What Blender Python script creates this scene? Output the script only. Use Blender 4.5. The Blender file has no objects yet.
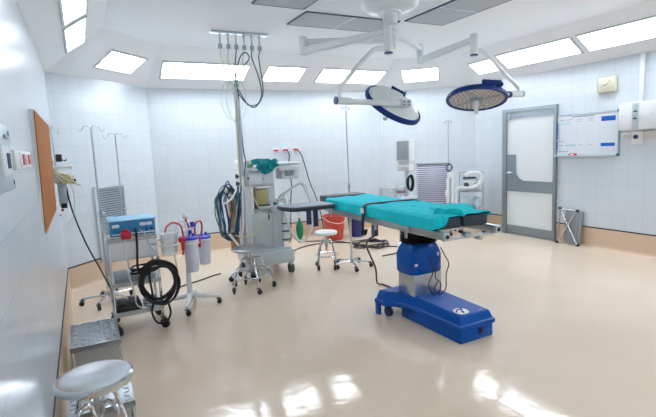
import bpy, bmesh, math, random
from mathutils import Vector, Matrix
random.seed(7)
R = math.radians
scene = bpy.context.scene
COL = scene.collection

# ------------------------------------------------------------------ materials
def s(r, g, b):
    f = lambda c: (c/255/12.92) if c/255 <= .04045 else ((c/255+.055)/1.055)**2.4
    return (f(r), f(g), f(b), 1)

def mat(name, rgb, rough=.5, metal=0, noise=.04, scale=30, bump=0, coat=0, trans=0, alpha=1, emit=0, ior=1.45, spec=.5):
    m = bpy.data.materials.new(name); m.use_nodes = True
    nt = m.node_tree; N = nt.nodes; L = nt.links
    b = N['Principled BSDF']
    c = s(*rgb)
    tc = N.new('ShaderNodeTexCoord'); nz = N.new('ShaderNodeTexNoise')
    nz.inputs['Scale'].default_value = scale; nz.inputs['Detail'].default_value = 4
    L.new(tc.outputs['Object'], nz.inputs['Vector'])
    mx = N.new('ShaderNodeMix'); mx.data_type = 'RGBA'
    lo = tuple(max(0, v*(1-noise)) for v in c[:3])+(1,)
    hi = tuple(min(1, v*(1+noise)) for v in c[:3])+(1,)
    mx.inputs['A'].default_value = lo; mx.inputs['B'].default_value = hi
    L.new(nz.outputs['Fac'], mx.inputs['Factor']); L.new(mx.outputs['Result'], b.inputs['Base Color'])
    b.inputs['Roughness'].default_value = rough; b.inputs['Metallic'].default_value = metal
    b.inputs['Coat Weight'].default_value = coat; b.inputs['Coat Roughness'].default_value = .05
    b.inputs['Transmission Weight'].default_value = trans; b.inputs['Alpha'].default_value = alpha
    b.inputs['IOR'].default_value = ior; b.inputs['Specular IOR Level'].default_value = spec
    if emit:
        b.inputs['Emission Color'].default_value = c; b.inputs['Emission Strength'].default_value = emit
    if bump:
        bp = N.new('ShaderNodeBump'); bp.inputs['Strength'].default_value = bump; bp.inputs['Distance'].default_value = .004
        L.new(nz.outputs['Fac'], bp.inputs['Height']); L.new(bp.outputs['Normal'], b.inputs['Normal'])
    return m

def tile_mat():
    m = bpy.data.materials.new('glazed_tile'); m.use_nodes = True
    nt = m.node_tree; N = nt.nodes; L = nt.links; b = N['Principled BSDF']
    tc = N.new('ShaderNodeTexCoord'); sp = N.new('ShaderNodeSeparateXYZ'); cb = N.new('ShaderNodeCombineXYZ')
    L.new(tc.outputs['Object'], sp.inputs[0]); L.new(sp.outputs['X'], cb.inputs['X']); L.new(sp.outputs['Z'], cb.inputs['Y'])
    mp = N.new('ShaderNodeMapping'); mp.inputs['Location'].default_value = (0, -.29, 0); L.new(cb.outputs[0], mp.inputs['Vector'])
    br = N.new('ShaderNodeTexBrick'); br.offset = 0; br.squash = 1
    br.inputs['Scale'].default_value = 1; br.inputs['Brick Width'].default_value = .21; br.inputs['Row Height'].default_value = .21
    br.inputs['Mortar Size'].default_value = .0022; br.inputs['Mortar Smooth'].default_value = .15; br.inputs['Bias'].default_value = 0
    br.inputs['Color1'].default_value = s(211, 220, 228); br.inputs['Color2'].default_value = s(214, 223, 231)
    br.inputs['Mortar'].default_value = s(194, 204, 212)
    L.new(mp.outputs[0], br.inputs['Vector']); L.new(br.outputs['Color'], b.inputs['Base Color'])
    b.inputs['Roughness'].default_value = .2
    nz = N.new('ShaderNodeTexNoise'); nz.inputs['Scale'].default_value = 3; L.new(tc.outputs['Object'], nz.inputs['Vector'])
    ad = N.new('ShaderNodeMath'); ad.operation = 'MULTIPLY_ADD'; ad.inputs[1].default_value = -1
    L.new(br.outputs['Fac'], ad.inputs[0]); L.new(nz.outputs['Fac'], ad.inputs[2])
    bp = N.new('ShaderNodeBump'); bp.inputs['Strength'].default_value = .25; bp.inputs['Distance'].default_value = .003
    L.new(ad.outputs[0], bp.inputs['Height']); L.new(bp.outputs['Normal'], b.inputs['Normal'])
    return m

def floor_mat():
    m = bpy.data.materials.new('polished_floor'); m.use_nodes = True
    nt = m.node_tree; N = nt.nodes; L = nt.links; b = N['Principled BSDF']
    tc = N.new('ShaderNodeTexCoord')
    n1 = N.new('ShaderNodeTexNoise'); n1.inputs['Scale'].default_value = 1.1; n1.inputs['Detail'].default_value = 6
    n2 = N.new('ShaderNodeTexNoise'); n2.inputs['Scale'].default_value = 160; n2.inputs['Detail'].default_value = 2
    for n in (n1, n2): L.new(tc.outputs['Object'], n.inputs['Vector'])
    r = N.new('ShaderNodeValToRGB'); r.color_ramp.elements[0].position = .3; r.color_ramp.elements[1].position = .7
    r.color_ramp.elements[0].color = s(224, 206, 185); r.color_ramp.elements[1].color = s(229, 212, 191)
    L.new(n1.outputs['Fac'], r.inputs[0])
    mx = N.new('ShaderNodeMix'); mx.data_type = 'RGBA'; mx.blend_type = 'MULTIPLY'; mx.inputs['Factor'].default_value = .12
    L.new(r.outputs[0], mx.inputs['A']); L.new(n2.outputs['Color'], mx.inputs['B']); L.new(mx.outputs['Result'], b.inputs['Base Color'])
    mr = N.new('ShaderNodeMapRange'); mr.inputs['To Min'].default_value = .05; mr.inputs['To Max'].default_value = .12
    L.new(n1.outputs['Fac'], mr.inputs['Value']); L.new(mr.outputs[0], b.inputs['Roughness'])
    n3 = N.new('ShaderNodeTexNoise'); n3.inputs['Scale'].default_value = 4; n3.inputs['Detail'].default_value = 5; n3.inputs['Distortion'].default_value = 1; L.new(tc.outputs['Object'], n3.inputs['Vector'])
    bp = N.new('ShaderNodeBump'); bp.inputs['Strength'].default_value = .12; bp.inputs['Distance'].default_value = .02
    L.new(n3.outputs['Fac'], bp.inputs['Height']); L.new(bp.outputs['Normal'], b.inputs['Normal'])
    b.inputs['Specular IOR Level'].default_value = .3
    return m

def diamond_mat():
    m = mat('tread_plate', (150, 152, 154), .45, .35, .08, 20)
    nt = m.node_tree; N = nt.nodes; L = nt.links; b = N['Principled BSDF']
    tc = N.new('ShaderNodeTexCoord'); wv = N.new('ShaderNodeTexVoronoi'); wv.inputs['Scale'].default_value = 38
    L.new(tc.outputs['Object'], wv.inputs['Vector'])
    bp = N.new('ShaderNodeBump'); bp.inputs['Strength'].default_value = .25; bp.inputs['Distance'].default_value = .004
    L.new(wv.outputs['Distance'], bp.inputs['Height']); L.new(bp.outputs['Normal'], b.inputs['Normal'])
    return m

M = dict(
 tile=tile_mat(), floor=floor_mat(), tread=diamond_mat(),
 ceil=mat('ceiling_paint', (246, 250, 255), .6, noise=.01, scale=2),
 base=mat('baseboard_vinyl', (216, 190, 164), .3, noise=.05, scale=120),
 trim=mat('dark_trim', (52, 46, 60), .5),
 panelgrey=mat('grey_air_panel', (186, 191, 198), .6, noise=.05, scale=90),
 paneledge=mat('panel_edge_dark', (84, 88, 112), .5),
 white=mat('white_enamel', (228, 233, 236), .3, noise=.02),
 whitep=mat('white_plastic', (232, 235, 238), .4, noise=.02),
 cream=mat('cream_plastic', (214, 213, 190), .45, noise=.03),
 creamface=mat('clock_dial', (222, 220, 200), .5, noise=.02),
 grey=mat('grey_enamel', (203, 213, 219), .38, noise=.03),
 midgrey=mat('mid_grey_plastic', (160, 170, 178), .5),
 darkgrey=mat('dark_grey_plastic', (74, 80, 88), .5),
 black=mat('black_rubber', (26, 28, 34), .45, noise=.1),
 navy=mat('navy_plastic', (30, 44, 120), .4, noise=.05),
 navystrap=mat('navy_strap', (42, 50, 92), .7, noise=.1),
 chrome=mat('chrome', (212, 216, 220), .14, 1, .03, 8),
 treadsteel=mat('tread_steel', (158, 165, 172), .32, .9, .05, 40),
 steel=mat('brushed_steel', (186, 194, 200), .3, .95, .05, 40),
 doorsteel=mat('door_steel', (150, 162, 168), .38, .75, .05, 60),
 alu=mat('aluminium', (190, 205, 212), .35, .8, .04, 40),
 blue=mat('table_blue', (0, 80, 170), .22, 0, .05, 6, spec=.3),
 bluebox=mat('unit_blue', (44, 134, 190), .35, 0, .05),
 bluetop=mat('unit_light_blue', (120, 184, 222), .35, 0, .05),
 teal=mat('turquoise_drape', (0, 200, 216), .85, 0, .10, 55, bump=.3),
 teal2=mat('turquoise_towel', (8, 200, 210), .9, 0, .12, 70, bump=.5),
 tealdark=mat('teal_towel', (10, 140, 148), .9, 0, .2, 80, bump=.6),
 pad=mat('black_pad', (44, 54, 66), .5, 0, .1, 40, bump=.1),
 lightframe=mat('light_frame', (206, 214, 220), .45),
 orange=mat('cork_board', (174, 104, 34), .75, 0, .22, 140, bump=.2),
 boardface=mat('board_face', (226, 232, 240), .25, 0, .01),
 boardblue=mat('board_blue', (24, 100, 200), .5, spec=.25), boardtxt=mat('board_text', (140, 152, 176), .6), boardaqua=mat('board_aqua', (160, 212, 220), .5),
 boardlav=mat('board_lavender', (210, 212, 232), .5),
 red=mat('red_plastic', (196, 36, 60), .4), redtube=mat('red_tube', (190, 24, 60), .3),
 redbin=mat('red_bin_plastic', (206, 78, 62), .45, noise=.06), bluebin=mat('blue_bin_plastic', (46, 56, 120), .45, noise=.06),
 green=mat('green_rubber', (40, 160, 110), .4), greenlight=mat('green_pack', (104, 190, 150), .6),
 tealplug=mat('teal_plug', (20, 120, 130), .5),
 copper=mat('cylinder_tan', (196, 138, 104), .4, noise=.06),
 hosegreen=mat('hose_green', (56, 102, 104), .45), hoseblue=mat('hose_blue', (40, 84, 140), .45),
 hosegrey=mat('hose_pale', (196, 204, 200), .45), hoseyellow=mat('hose_cream', (222, 216, 178), .5),
 hosewhite=mat('hose_white', (226, 230, 232), .5, bump=.2, scale=90),
 cord=mat('dark_cord', (54, 44, 58), .5),
 amber=mat('bellows_amber', (206, 190, 140), .3, noise=.1, scale=14),
 clear=mat('clear_plastic', (236, 242, 246), .12, 0, .01, trans=.75, alpha=.55),
 milky=mat('milky_canister', (222, 228, 244), .3, 0, .03, 12, alpha=.9),
 lid=mat('blue_lid', (54, 66, 206), .4), purple=mat('purple_coil', (70, 60, 110), .5),
 lamp_lens=mat('lamp_lens', (200, 192, 196), .3, 0, .02), lamp_led=mat('lamp_led', (150, 138, 138), .4), lampblue=mat('lamp_blue', (14, 52, 122), .35, 0, .06, spec=.3),
 louver=mat('louver_steel', (186, 182, 200), .3, .6, .08, 12), louverw=mat('louver_grey', (188, 200, 208), .45, .2, .04),
 louvergap=mat('louver_back', (112, 118, 134), .7),
 screen=mat('screen_grey', (170, 182, 190), .35), glass=mat('gauge_glass', (168, 190, 206), .15),
 diffuser=mat('light_diffuser', (245, 250, 255), .5, noise=0, emit=11.5),
 bag=mat('plastic_bag', (206, 228, 240), .2, 0, .12, 14, alpha=.85, bump=.6),
 redsw=mat('red_switch', (210, 120, 130), .4), trunk=mat('beige_trunking', (208, 206, 200), .5),
 pink=mat('pale_pink', (236, 190, 200), .6),
)

# ------------------------------------------------------------------ mesh builder
def catmull(pts, closed=False, n=8):
    P = [Vector(p) for p in pts]
    if len(P) < 3: return P
    out = []; k = len(P)
    rng = k if closed else k-1
    for i in range(rng):
        if closed: a, b, c, d = P[(i-1) % k], P[i], P[(i+1) % k], P[(i+2) % k]
        else: a, b, c, d = P[max(i-1, 0)], P[i], P[i+1], P[min(i+2, k-1)]
        for j in range(n):
            t = j/n
            out.append(.5*((2*b)+(c-a)*t+(2*a-5*b+4*c-d)*t*t+(3*b-a-3*c+d)*t**3))
    if not closed: out.append(P[-1])
    return out

class MB:
    def __init__(self): self.bm = bmesh.new()
    def _mark(self): return set(self.bm.verts)
    def _new(self, old): return [v for v in self.bm.verts if v not in old]
    def box(self, c, d, rz=0, bev=0, seg=2, mtx=None):
        old = self._mark()
        r = bmesh.ops.create_cube(self.bm, size=1)
        bmesh.ops.scale(self.bm, vec=d, verts=r['verts'])
        if bev:
            es = list({e for v in r['verts'] for e in v.link_edges})
            bmesh.ops.bevel(self.bm, geom=es, offset=bev, segments=seg, profile=.5, affect='EDGES')
        vs = self._new(old)
        m = Matrix.Translation(c) @ Matrix.Rotation(rz, 4, 'Z')
        if mtx is not None: m = mtx @ m
        bmesh.ops.transform(self.bm, matrix=m, verts=vs); return self
    def box2(self, a, b, bev=0, seg=2, mtx=None):
        c = [(a[i]+b[i])/2 for i in range(3)]; d = [abs(b[i]-a[i]) for i in range(3)]
        return self.box(c, d, 0, bev, seg, mtx)
    def rod(self, a, b, r, r2=None, seg=14, caps=True):
        a = Vector(a); b = Vector(b); d = b-a
        old = self._mark()
        bmesh.ops.create_cone(self.bm, cap_ends=caps, segments=seg, radius1=r, radius2=r if r2 is None else r2, depth=d.length)
        m = Matrix.Translation((a+b)/2) @ d.to_track_quat('Z', 'Y').to_matrix().to_4x4()
        bmesh.ops.transform(self.bm, matrix=m, verts=self._new(old)); return self
    def tube(self, pts, r, seg=8, closed=False, smooth=True, n=8):
        P = catmull(pts, closed, n) if smooth else [Vector(p) for p in pts]
        k = len(P); rings = []; up = None
        for i in range(k):
            if closed: t = P[(i+1) % k]-P[i-1]
            else: t = P[min(i+1, k-1)]-P[max(i-1, 0)]
            if t.length < 1e-9: t = Vector((0, 0, 1))
            t.normalize()
            if up is None:
                up = Vector((0, 0, 1)) if abs(t.z) < .9 else Vector((1, 0, 0))
            u = up-t*up.dot(t)
            if u.length < 1e-6: u = t.orthogonal()
            u.normalize(); up = u; w = t.cross(u)
            rr = r[min(int(i/max(1, (k-1))*(len(r)-1)+.5), len(r)-1)] if isinstance(r, (list, tuple)) else r
            rings.append([self.bm.verts.new(P[i]+(u*math.cos(2*math.pi*j/seg)+w*math.sin(2*math.pi*j/seg))*rr) for j in range(seg)])
        for i in range(k if closed else k-1):
            A, B = rings[i], rings[(i+1) % k]
            for j in range(seg): self.bm.faces.new((A[j], A[(j+1) % seg], B[(j+1) % seg], B[j]))
        if not closed:
            self.bm.faces.new(rings[0][::-1]); self.bm.faces.new(rings[-1])
        return self
    def lathe(self, prof, c=(0, 0, 0), seg=32, mtx=None):
        old = self._mark(); rings = []
        for r, z in prof:
            if r < 1e-6: rings.append([self.bm.verts.new((0, 0, z))])
            else: rings.append([self.bm.verts.new((r*math.cos(2*math.pi*j/seg), r*math.sin(2*math.pi*j/seg), z)) for j in range(seg)])
        for A, B in zip(rings, rings[1:]):
            for j in range(seg):
                j2 = (j+1) % seg
                if len(A) == 1 and len(B) == 1: continue
                if len(A) == 1: self.bm.faces.new((A[0], B[j], B[j2]))
                elif len(B) == 1: self.bm.faces.new((A[j], A[j2], B[0]))
                else: self.bm.faces.new((A[j], A[j2], B[j2], B[j]))
        m = Matrix.Translation(c)
        if mtx is not None: m = mtx @ m
        bmesh.ops.transform(self.bm, matrix=m, verts=self._new(old)); return self
    def prism(self, poly, h, mtx=None, bev=0, seg=2):
        """polygon in local xy, extruded 0..h along local z"""
        old = self._mark()
        a = [self.bm.verts.new((x, y, 0)) for x, y in poly]; b = [self.bm.verts.new((x, y, h)) for x, y in poly]
        self.bm.faces.new(a[::-1]); self.bm.faces.new(b)
        k = len(a)
        for i in range(k): self.bm.faces.new((a[i], a[(i+1) % k], b[(i+1) % k], b[i]))
        vs = self._new(old)
        if bev:
            es = list({e for v in vs for e in v.link_edges})
            bmesh.ops.bevel(self.bm, geom=es, offset=bev, segments=seg, profile=.5, affect='EDGES')
            vs = self._new(old)
        if mtx is not None: bmesh.ops.transform(self.bm, matrix=mtx, verts=vs)
        return self
    def ball(self, c, r, sc=(1, 1, 1), seg=16):
        old = self._mark()
        bmesh.ops.create_uvsphere(self.bm, u_segments=seg, v_segments=max(8, seg//2), radius=r)
        bmesh.ops.transform(self.bm, matrix=Matrix.Translation(c) @ Matrix.Diagonal((*sc, 1)), verts=self._new(old)); return self
    def ring(self, c, R_, r, axis='Z', seg=32, ts=8, jit=0):
        pts = []
        for j in range(seg):
            a = 2*math.pi*j/seg
            x, y = R_*math.cos(a), R_*math.sin(a)
            o = {'Z': (x, y, 0), 'Y': (x, 0, y), 'X': (0, x, y)}[axis]
            pts.append(Vector(c)+Vector(o)+Vector([random.uniform(-jit, jit) for _ in range(3)]))
        return self.tube(pts, r, ts, closed=True, smooth=jit > 0, n=2)

def obj(name, mb, m, parent=None, world=False, sharp=35, pattern=None):
    bm = mb.bm
    bmesh.ops.recalc_face_normals(bm, faces=bm.faces)
    if world and parent is not None:
        mw = parent.matrix_basis.inverted() if parent.parent is None else (parent.parent.matrix_basis @ parent.matrix_basis).inverted()
        bmesh.ops.transform(bm, matrix=mw, verts=bm.verts)
    me = bpy.data.meshes.new(name); bm.to_mesh(me); bm.free()
    for p in me.polygons: p.use_smooth = True
    me.set_sharp_from_angle(angle=R(sharp))
    me.materials.append(M[m] if isinstance(m, str) else m)
    if pattern:
        me.materials.append(M[pattern[0]])
        for p in me.polygons[pattern[1]:]: p.material_index = 1
    o = bpy.data.objects.new(name, me); COL.objects.link(o)
    if parent is not None: o.parent = parent
    return o

def tag(o, label, cat, group=None):
    o['label'] = label; o['category'] = cat
    if group: o['group'] = group
    return o

def thing(name, label, cat, loc=(0, 0, 0), rz=0, group=None, mtx=None):
    o = bpy.data.objects.new(name, None); COL.objects.link(o); o.empty_display_size = .1
    if mtx is not None: o.matrix_basis = mtx
    else:
        o.matrix_basis = Matrix.Translation(loc) @ Matrix.Rotation(rz, 4, 'Z')
    return tag(o, label, cat, group)

def struct(name, mb, m, parent=None, **k):
    o = obj(name, mb, m, parent, **k); o['kind'] = 'structure'; return o

def dup(root, loc, rz, label, group=None):
    r = root.copy(); COL.objects.link(r)
    r.matrix_basis = Matrix.Translation(loc) @ Matrix.Rotation(rz, 4, 'Z'); r['label'] = label
    if group: r['group'] = group
    for ch in list(root.children):
        c = ch.copy(); COL.objects.link(c); c.parent = r
        for g in ch.children:
            d = g.copy(); COL.objects.link(d); d.parent = c
    return r

def castor(parent, x, y, r=.035, z0=None, ang=0, world=False):
    """fork with a wheel, wheel touching local z=0"""
    f = MB()
    d = Vector((math.cos(ang), math.sin(ang), 0)); p = Vector((-d.y, d.x, 0))
    c = Vector((x, y, 0))
    f.rod(c+Vector((0, 0, 2*r+.004)), c+Vector((0, 0, 2*r+.03)), .009)
    for sg in (-1, 1):
        f.tube([c+p*sg*.016+Vector((0, 0, 2*r+.01)), c+p*sg*.016+d*r*.4+Vector((0, 0, r))], .005, 6, smooth=False)
    f.box((x, y, 2*r+.008), (.04, .04, .008), ang)
    fo = obj('castor', f, 'darkgrey', parent, world=world)
    w = MB(); wc = c+d*r*.4+Vector((0, 0, r))
    w.rod(wc-p*.011, wc+p*.011, r, seg=18)
    obj('wheel', w, 'black', fo, world=world)
    return fo

def frame_mtx(o, x, y, z):
    m = Matrix.Identity(4)
    for i, v in enumerate((x, y, z)): m.col[i][:3] = Vector(v).normalized()[:]
    m.col[3][:3] = Vector(o)[:]
    return m

# ------------------------------------------------------------------ room shell
W_, D_, Y0, HS, HC, HB = 6.70, 7.60, -1.0, 2.62, 3.05, .29
OUT = [(0, Y0), (W_, Y0), (W_, 6.36), (5.46, D_), (1.24, D_), (0, 6.36)]
INN = [(.63, Y0+.9), (6.0, Y0+.9), (6.0, 5.93), (5.13, 6.65), (1.34, 6.65), (.63, 5.94)]

f = MB(); f.prism([(x+(.1 if x > 3 else -.1)*(x in (0, W_)), y+(.1 if y in (D_,) else -.1 if y == Y0 else 0)) for x, y in OUT], .1, Matrix.Translation((0, 0, -.1)))
struct('floor', f, 'floor')
WALLS = {}
for (nm, i) in (('front', 0), ('right', 1), ('right_corner', 2), ('back', 3), ('left_corner', 4), ('left', 5)):
    A = Vector((*OUT[i], 0)); B = Vector((*OUT[(i+1) % 6], 0)); d = B-A; Ln = d.length; d.normalize()
    mt = frame_mtx(A, d, Vector((-d.y, d.x, 0)), (0, 0, 1))
    WALLS[nm] = (mt, Ln)
    w = MB(); w.box2((-.04, -.1, -.05), (Ln+.04, 0, HS+.06))
    o = struct('wall_'+nm, w, 'tile'); o.matrix_basis = mt
    # cove-footed vinyl baseboard with its dark top strip; the right wall leaves room for the door
    spans = [(0, Ln)] if nm != 'right' else [(0, 4.66-Y0), (5.68-Y0, Ln)]
    b = MB(); t = MB()
    prof = [(0, 0), (.035, 0), (.02, .010), (.011, .028), (.005, .055), (.005, HB), (0, HB)]
    for a0, a1 in spans:
        b.prism(prof, a1-a0, frame_mtx((a0, 0, 0), (0, 1, 0), (0, 0, 1), (1, 0, 0)))
        t.box2((a0, 0, HB-.006), (a1, .0065, HB+.010))
    o = struct('baseboard_'+nm, b, 'base'); o.matrix_basis = mt
    o = struct('trim_%d' % (i+1), t, 'trim'); o.matrix_basis = mt

# ceiling: flat centre and sloped soffit band all round, as one shell
c = MB(); bm = c.bm
vo = [bm.verts.new((x, y, HS)) for x, y in OUT]; vi = [bm.verts.new((x, y, HC)) for x, y in INN]
vu = [bm.verts.new((x+(.1 if x > 3 else -.1), y+(.1 if y > 3 else -.1), HC+.12)) for x, y in OUT]
for i in range(6):
    j = (i+1) % 6
    bm.faces.new((vo[i], vo[j], vi[j], vi[i])); bm.faces.new((vo[i], vu[i], vu[j], vo[j]))
bm.faces.new(vi); bm.faces.new(vu[::-1])
CEIL = struct('ceiling', c, 'ceil', sharp=5)
CUT = MB()

# ------------------------------------------------------------------ soffit light panels
def soffit_light(A, B, Cc, t0, t1, s0, s1, label):
    A, B, Cc = Vector(A), Vector(B), Vector(Cc)
    x = (B-A).normalized(); n = x.cross(Cc-A).normalized()
    if n.z > 0: n = -n
    y = n.cross(x)
    if y.z < 0: y = -y; x = -x; t0, t1 = -t1, -t0
    sl = y.z
    w = t1-t0; h = (s1-s0)/sl
    o = A+x*(t0+t1)/2+y*((s0+s1)/2-HS)/sl
    root = thing('ceiling_light', label, 'light', group='recessed light panels in the sloped ceiling edge', mtx=frame_mtx(o, x, y, n))
    DEEP = .09
    CUT.box((0, 0, -DEEP/2+.05), (w, h, DEEP+.1), mtx=frame_mtx(o, x, y, n))
    fr = MB(); k = .022
    for sg in (-1, 1):
        fr.box((0, sg*(h/2+k/2), .006), (w+2*k, k, .02)); fr.box((sg*(w/2+k/2), 0, .006), (k, h, .02))
    obj('frame', fr, 'lightframe', root)
    df = MB(); df.box((0, 0, -DEEP+.006), (w-.004, h-.004, .008)); obj('diffuser', df, 'diffuser', root)
bk = ((0, 7.6, HS), (1, 7.6, HS), (3, 6.65, HC))
soffit_light(*bk, 1.43, 2.68, 2.74, 2.90, 'long light panel above the back wall, behind the hanging gas hoses')
soffit_light(*bk, 3.00, 3.63, 2.74, 2.90, 'short square light panel in the middle above the back wall')
soffit_light(*bk, 3.96, 5.21, 2.74, 2.90, 'long light panel above the back wall, right of the short square one')
rt = ((6.7, 0, HS), (6.7, 1, HS), (6.0, 3, HC))
soffit_light(*rt, 5.54, 6.03, 2.75, 2.90, 'small light panel above the right wall, next to the far corner')
soffit_light(*rt, 4.17, 5.41, 2.75, 2.92, 'long light panel above the right wall over the door')
soffit_light(*rt, 2.80, 4.05, 2.75, 2.92, 'long light panel above the right wall over the clock')
soffit_light(*rt, 1.35, 2.60, 2.75, 2.92, 'long light panel above the right wall, outside the view to the right')
soffit_light(*rt, 0.00, 1.25, 2.75, 2.92, 'long light panel above the right wall, nearest the viewer')
lf = ((0, 0, HS), (0, 1, HS), (.63, 3, HC))
soffit_light(*lf, 5.02, 6.03, 2.79, 2.91, 'light panel above the left wall, the farther of the two in view')
soffit_light(*lf, 3.62, 4.85, 2.79, 2.91, 'light panel above the left wall cut by the top of the view')
rc = ((5.46, 7.6, HS), (6.7, 6.36, HS), (5.565, 6.29, HC))
soffit_light(*rc, .52, 1.14, 2.74, 2.90, 'square light panel in the angled right rear corner of the ceiling edge')
lc = ((0, 6.36, HS), (1.24, 7.6, HS), (1.0, 6.31, HC))
soffit_light(*lc, .56, 1.18, 2.74, 2.90, 'square light panel in the angled left rear corner of the ceiling edge')
ft = ((0, Y0, HS), (1, Y0, HS), (3, Y0+.9, HC))  # unseen panels added behind the viewer to even out the light
soffit_light(*ft, 1.2, 2.45, 2.74, 2.90, 'unseen light panel added for fill over the wall behind the viewer, left one')
soffit_light(*ft, 3.9, 5.15, 2.74, 2.90, 'unseen light panel added for fill over the wall behind the viewer, right one')

# cut the light recesses into the ceiling shell
cm = bpy.data.meshes.new('cut'); bmesh.ops.recalc_face_normals(CUT.bm, faces=CUT.bm.faces); CUT.bm.to_mesh(cm); CUT.bm.free()
cobj = bpy.data.objects.new('cut', cm); COL.objects.link(cobj)
bo = CEIL.modifiers.new('cut', 'BOOLEAN'); bo.operation = 'DIFFERENCE'; bo.object = cobj; bo.solver = 'EXACT'
bpy.context.view_layer.update()
nm = bpy.data.meshes.new_from_object(CEIL.evaluated_get(bpy.context.evaluated_depsgraph_get()))
CEIL.modifiers.clear(); CEIL.data = nm; nm.name = 'ceiling'
for p in nm.polygons: p.use_smooth = False
bpy.data.objects.remove(cobj); bpy.data.meshes.remove(cm)

# grey air panels set round the lamp mount
def air_panel(x0, y0, x1, y1, split, label):
    root = thing('ceiling_air_panel', label, 'vent', ((x0+x1)/2, (y0+y1)/2, HC), group='grey air panels round the lamp mount')
    fr = MB()
    k = .012
    for a, b in (((x0, y0), (x1, y0+k)), ((x0, y1-k), (x1, y1)), ((x0, y0), (x0+k, y1)), ((x1-k, y0), (x1, y1))):
        fr.box2((*a, HC-.014), (*b, HC))
    obj('frame', fr, 'paneledge', root, world=True)
    g = .006
    if split == 'x': rs = [((x0+k, y0+k), ((x0+x1)/2-g, y1-k)), (((x0+x1)/2+g, y0+k), (x1-k, y1-k))]
    else: rs = [((x0+k, y0+k), (x1-k, (y0+y1)/2-g)), ((x0+k, (y0+y1)/2+g), (x1-k, y1-k))]
    for a, b in rs:
        p = MB(); p.box2((*a, HC-.012), (*b, HC-.002)); obj('panel', p, 'panelgrey', root, world=True)
    d = MB()
    if split == 'x': d.box2(((x0+x1)/2-g, y0+k, HC-.013), ((x0+x1)/2+g, y1-k, HC))
    else: d.box2((x0+k, (y0+y1)/2-g, HC-.013), (x1-k, (y0+y1)/2+g, HC))
    obj('divider', d, 'ceil', root, world=True)
air_panel(1.90, 3.42, 2.47, 4.56, 'y', 'grey ceiling air panel left of the lamp mount')
air_panel(2.53, 4.63, 3.76, 5.16, 'x', 'grey ceiling air panel behind the lamp mount')
air_panel(3.80, 3.42, 4.38, 4.60, 'y', 'grey ceiling air panel right of the lamp mount')

# ------------------------------------------------------------------ surgical light
SL = thing('surgical_light', 'white ceiling mounted operating light with two blue rimmed lamp heads', 'surgical light', (3.17, 4.02, HC))
m = MB(); m.lathe([(0, 0), (.30, 0), (.30, -.012), (.285, -.06), (.24, -.095), (.12, -.115), (.115, -.135), (0, -.135)], (3.17, 4.02, HC), 40); obj('canopy', m, 'white', SL, world=True)
m = MB(); m.rod((3.17, 4.02, 2.93), (3.17, 4.02, 2.84), .07); m.rod((3.17, 4.02, 2.84), (3.17, 4.02, 2.58), .055)
for z in (2.86, 2.80, 2.70): m.rod((3.17, 4.02, z), (3.17, 4.02, z-.05), .075, seg=24)
obj('hub', m, 'white', SL, world=True)
def arm_box(mb, a, b, w0, h0, w1, h1):
    a, b = Vector(a), Vector(b); d = (b-a).normalized(); sd = d.cross(Vector((0, 0, 1))).normalized(); up = sd.cross(d)
    V = []
    for p, w, h in ((a, w0, h0), (b, w1, h1)):
        k = []
        for j in range(12):
            t = 2*math.pi*j/12; cx, sx = math.cos(t), math.sin(t)
            k.append(mb.bm.verts.new(p+sd*w*math.copysign(abs(cx)**.6, cx)+up*h*math.copysign(abs(sx)**.6, sx)))
        V.append(k)
    for j in range(12): mb.bm.faces.new((V[0][j], V[0][(j+1) % 12], V[1][(j+1) % 12], V[1][j]))
    mb.bm.faces.new(V[0][::-1]); mb.bm.faces.new(V[1])
def lamp_arm(ext_z, J, Jz, Pp, Pz):
    m = MB(); arm_box(m, (3.17, 4.02, ext_z), (J[0], J[1], Jz[0]), .035, .035, .028, .028); obj('extension_arm', m, 'white', SL, world=True)
    m = MB(); m.rod((*J, Jz[0]+.05), (*J, Jz[1]-.03), .042); obj('joint', m, 'white', SL, world=True)
    m = MB(); arm_box(m, (J[0], J[1], Jz[1]), (Pp[0], Pp[1], Pz[0]), .04, .042, .03, .03); obj('spring_arm', m, 'white', SL, world=True)
    m = MB(); m.rod((*Pp, Pz[0]+.05), (*Pp, Pz[1]), .038, seg=20); p = obj('pivot', m, 'white', SL, world=True)
    m = MB(); m.rod((*Pp, Pz[1]), (*Pp, Pz[1]-.012), .04, seg=20); obj('pivot_cap', m, 'navy', p, world=True)
lamp_arm(2.66, (2.34, 4.35), (2.66, 2.57), (2.84, 3.60), (2.62, 2.44))
lamp_arm(2.75, (3.93, 4.48), (2.71, 2.57), (3.92, 3.62), (2.63, 2.48))
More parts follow.
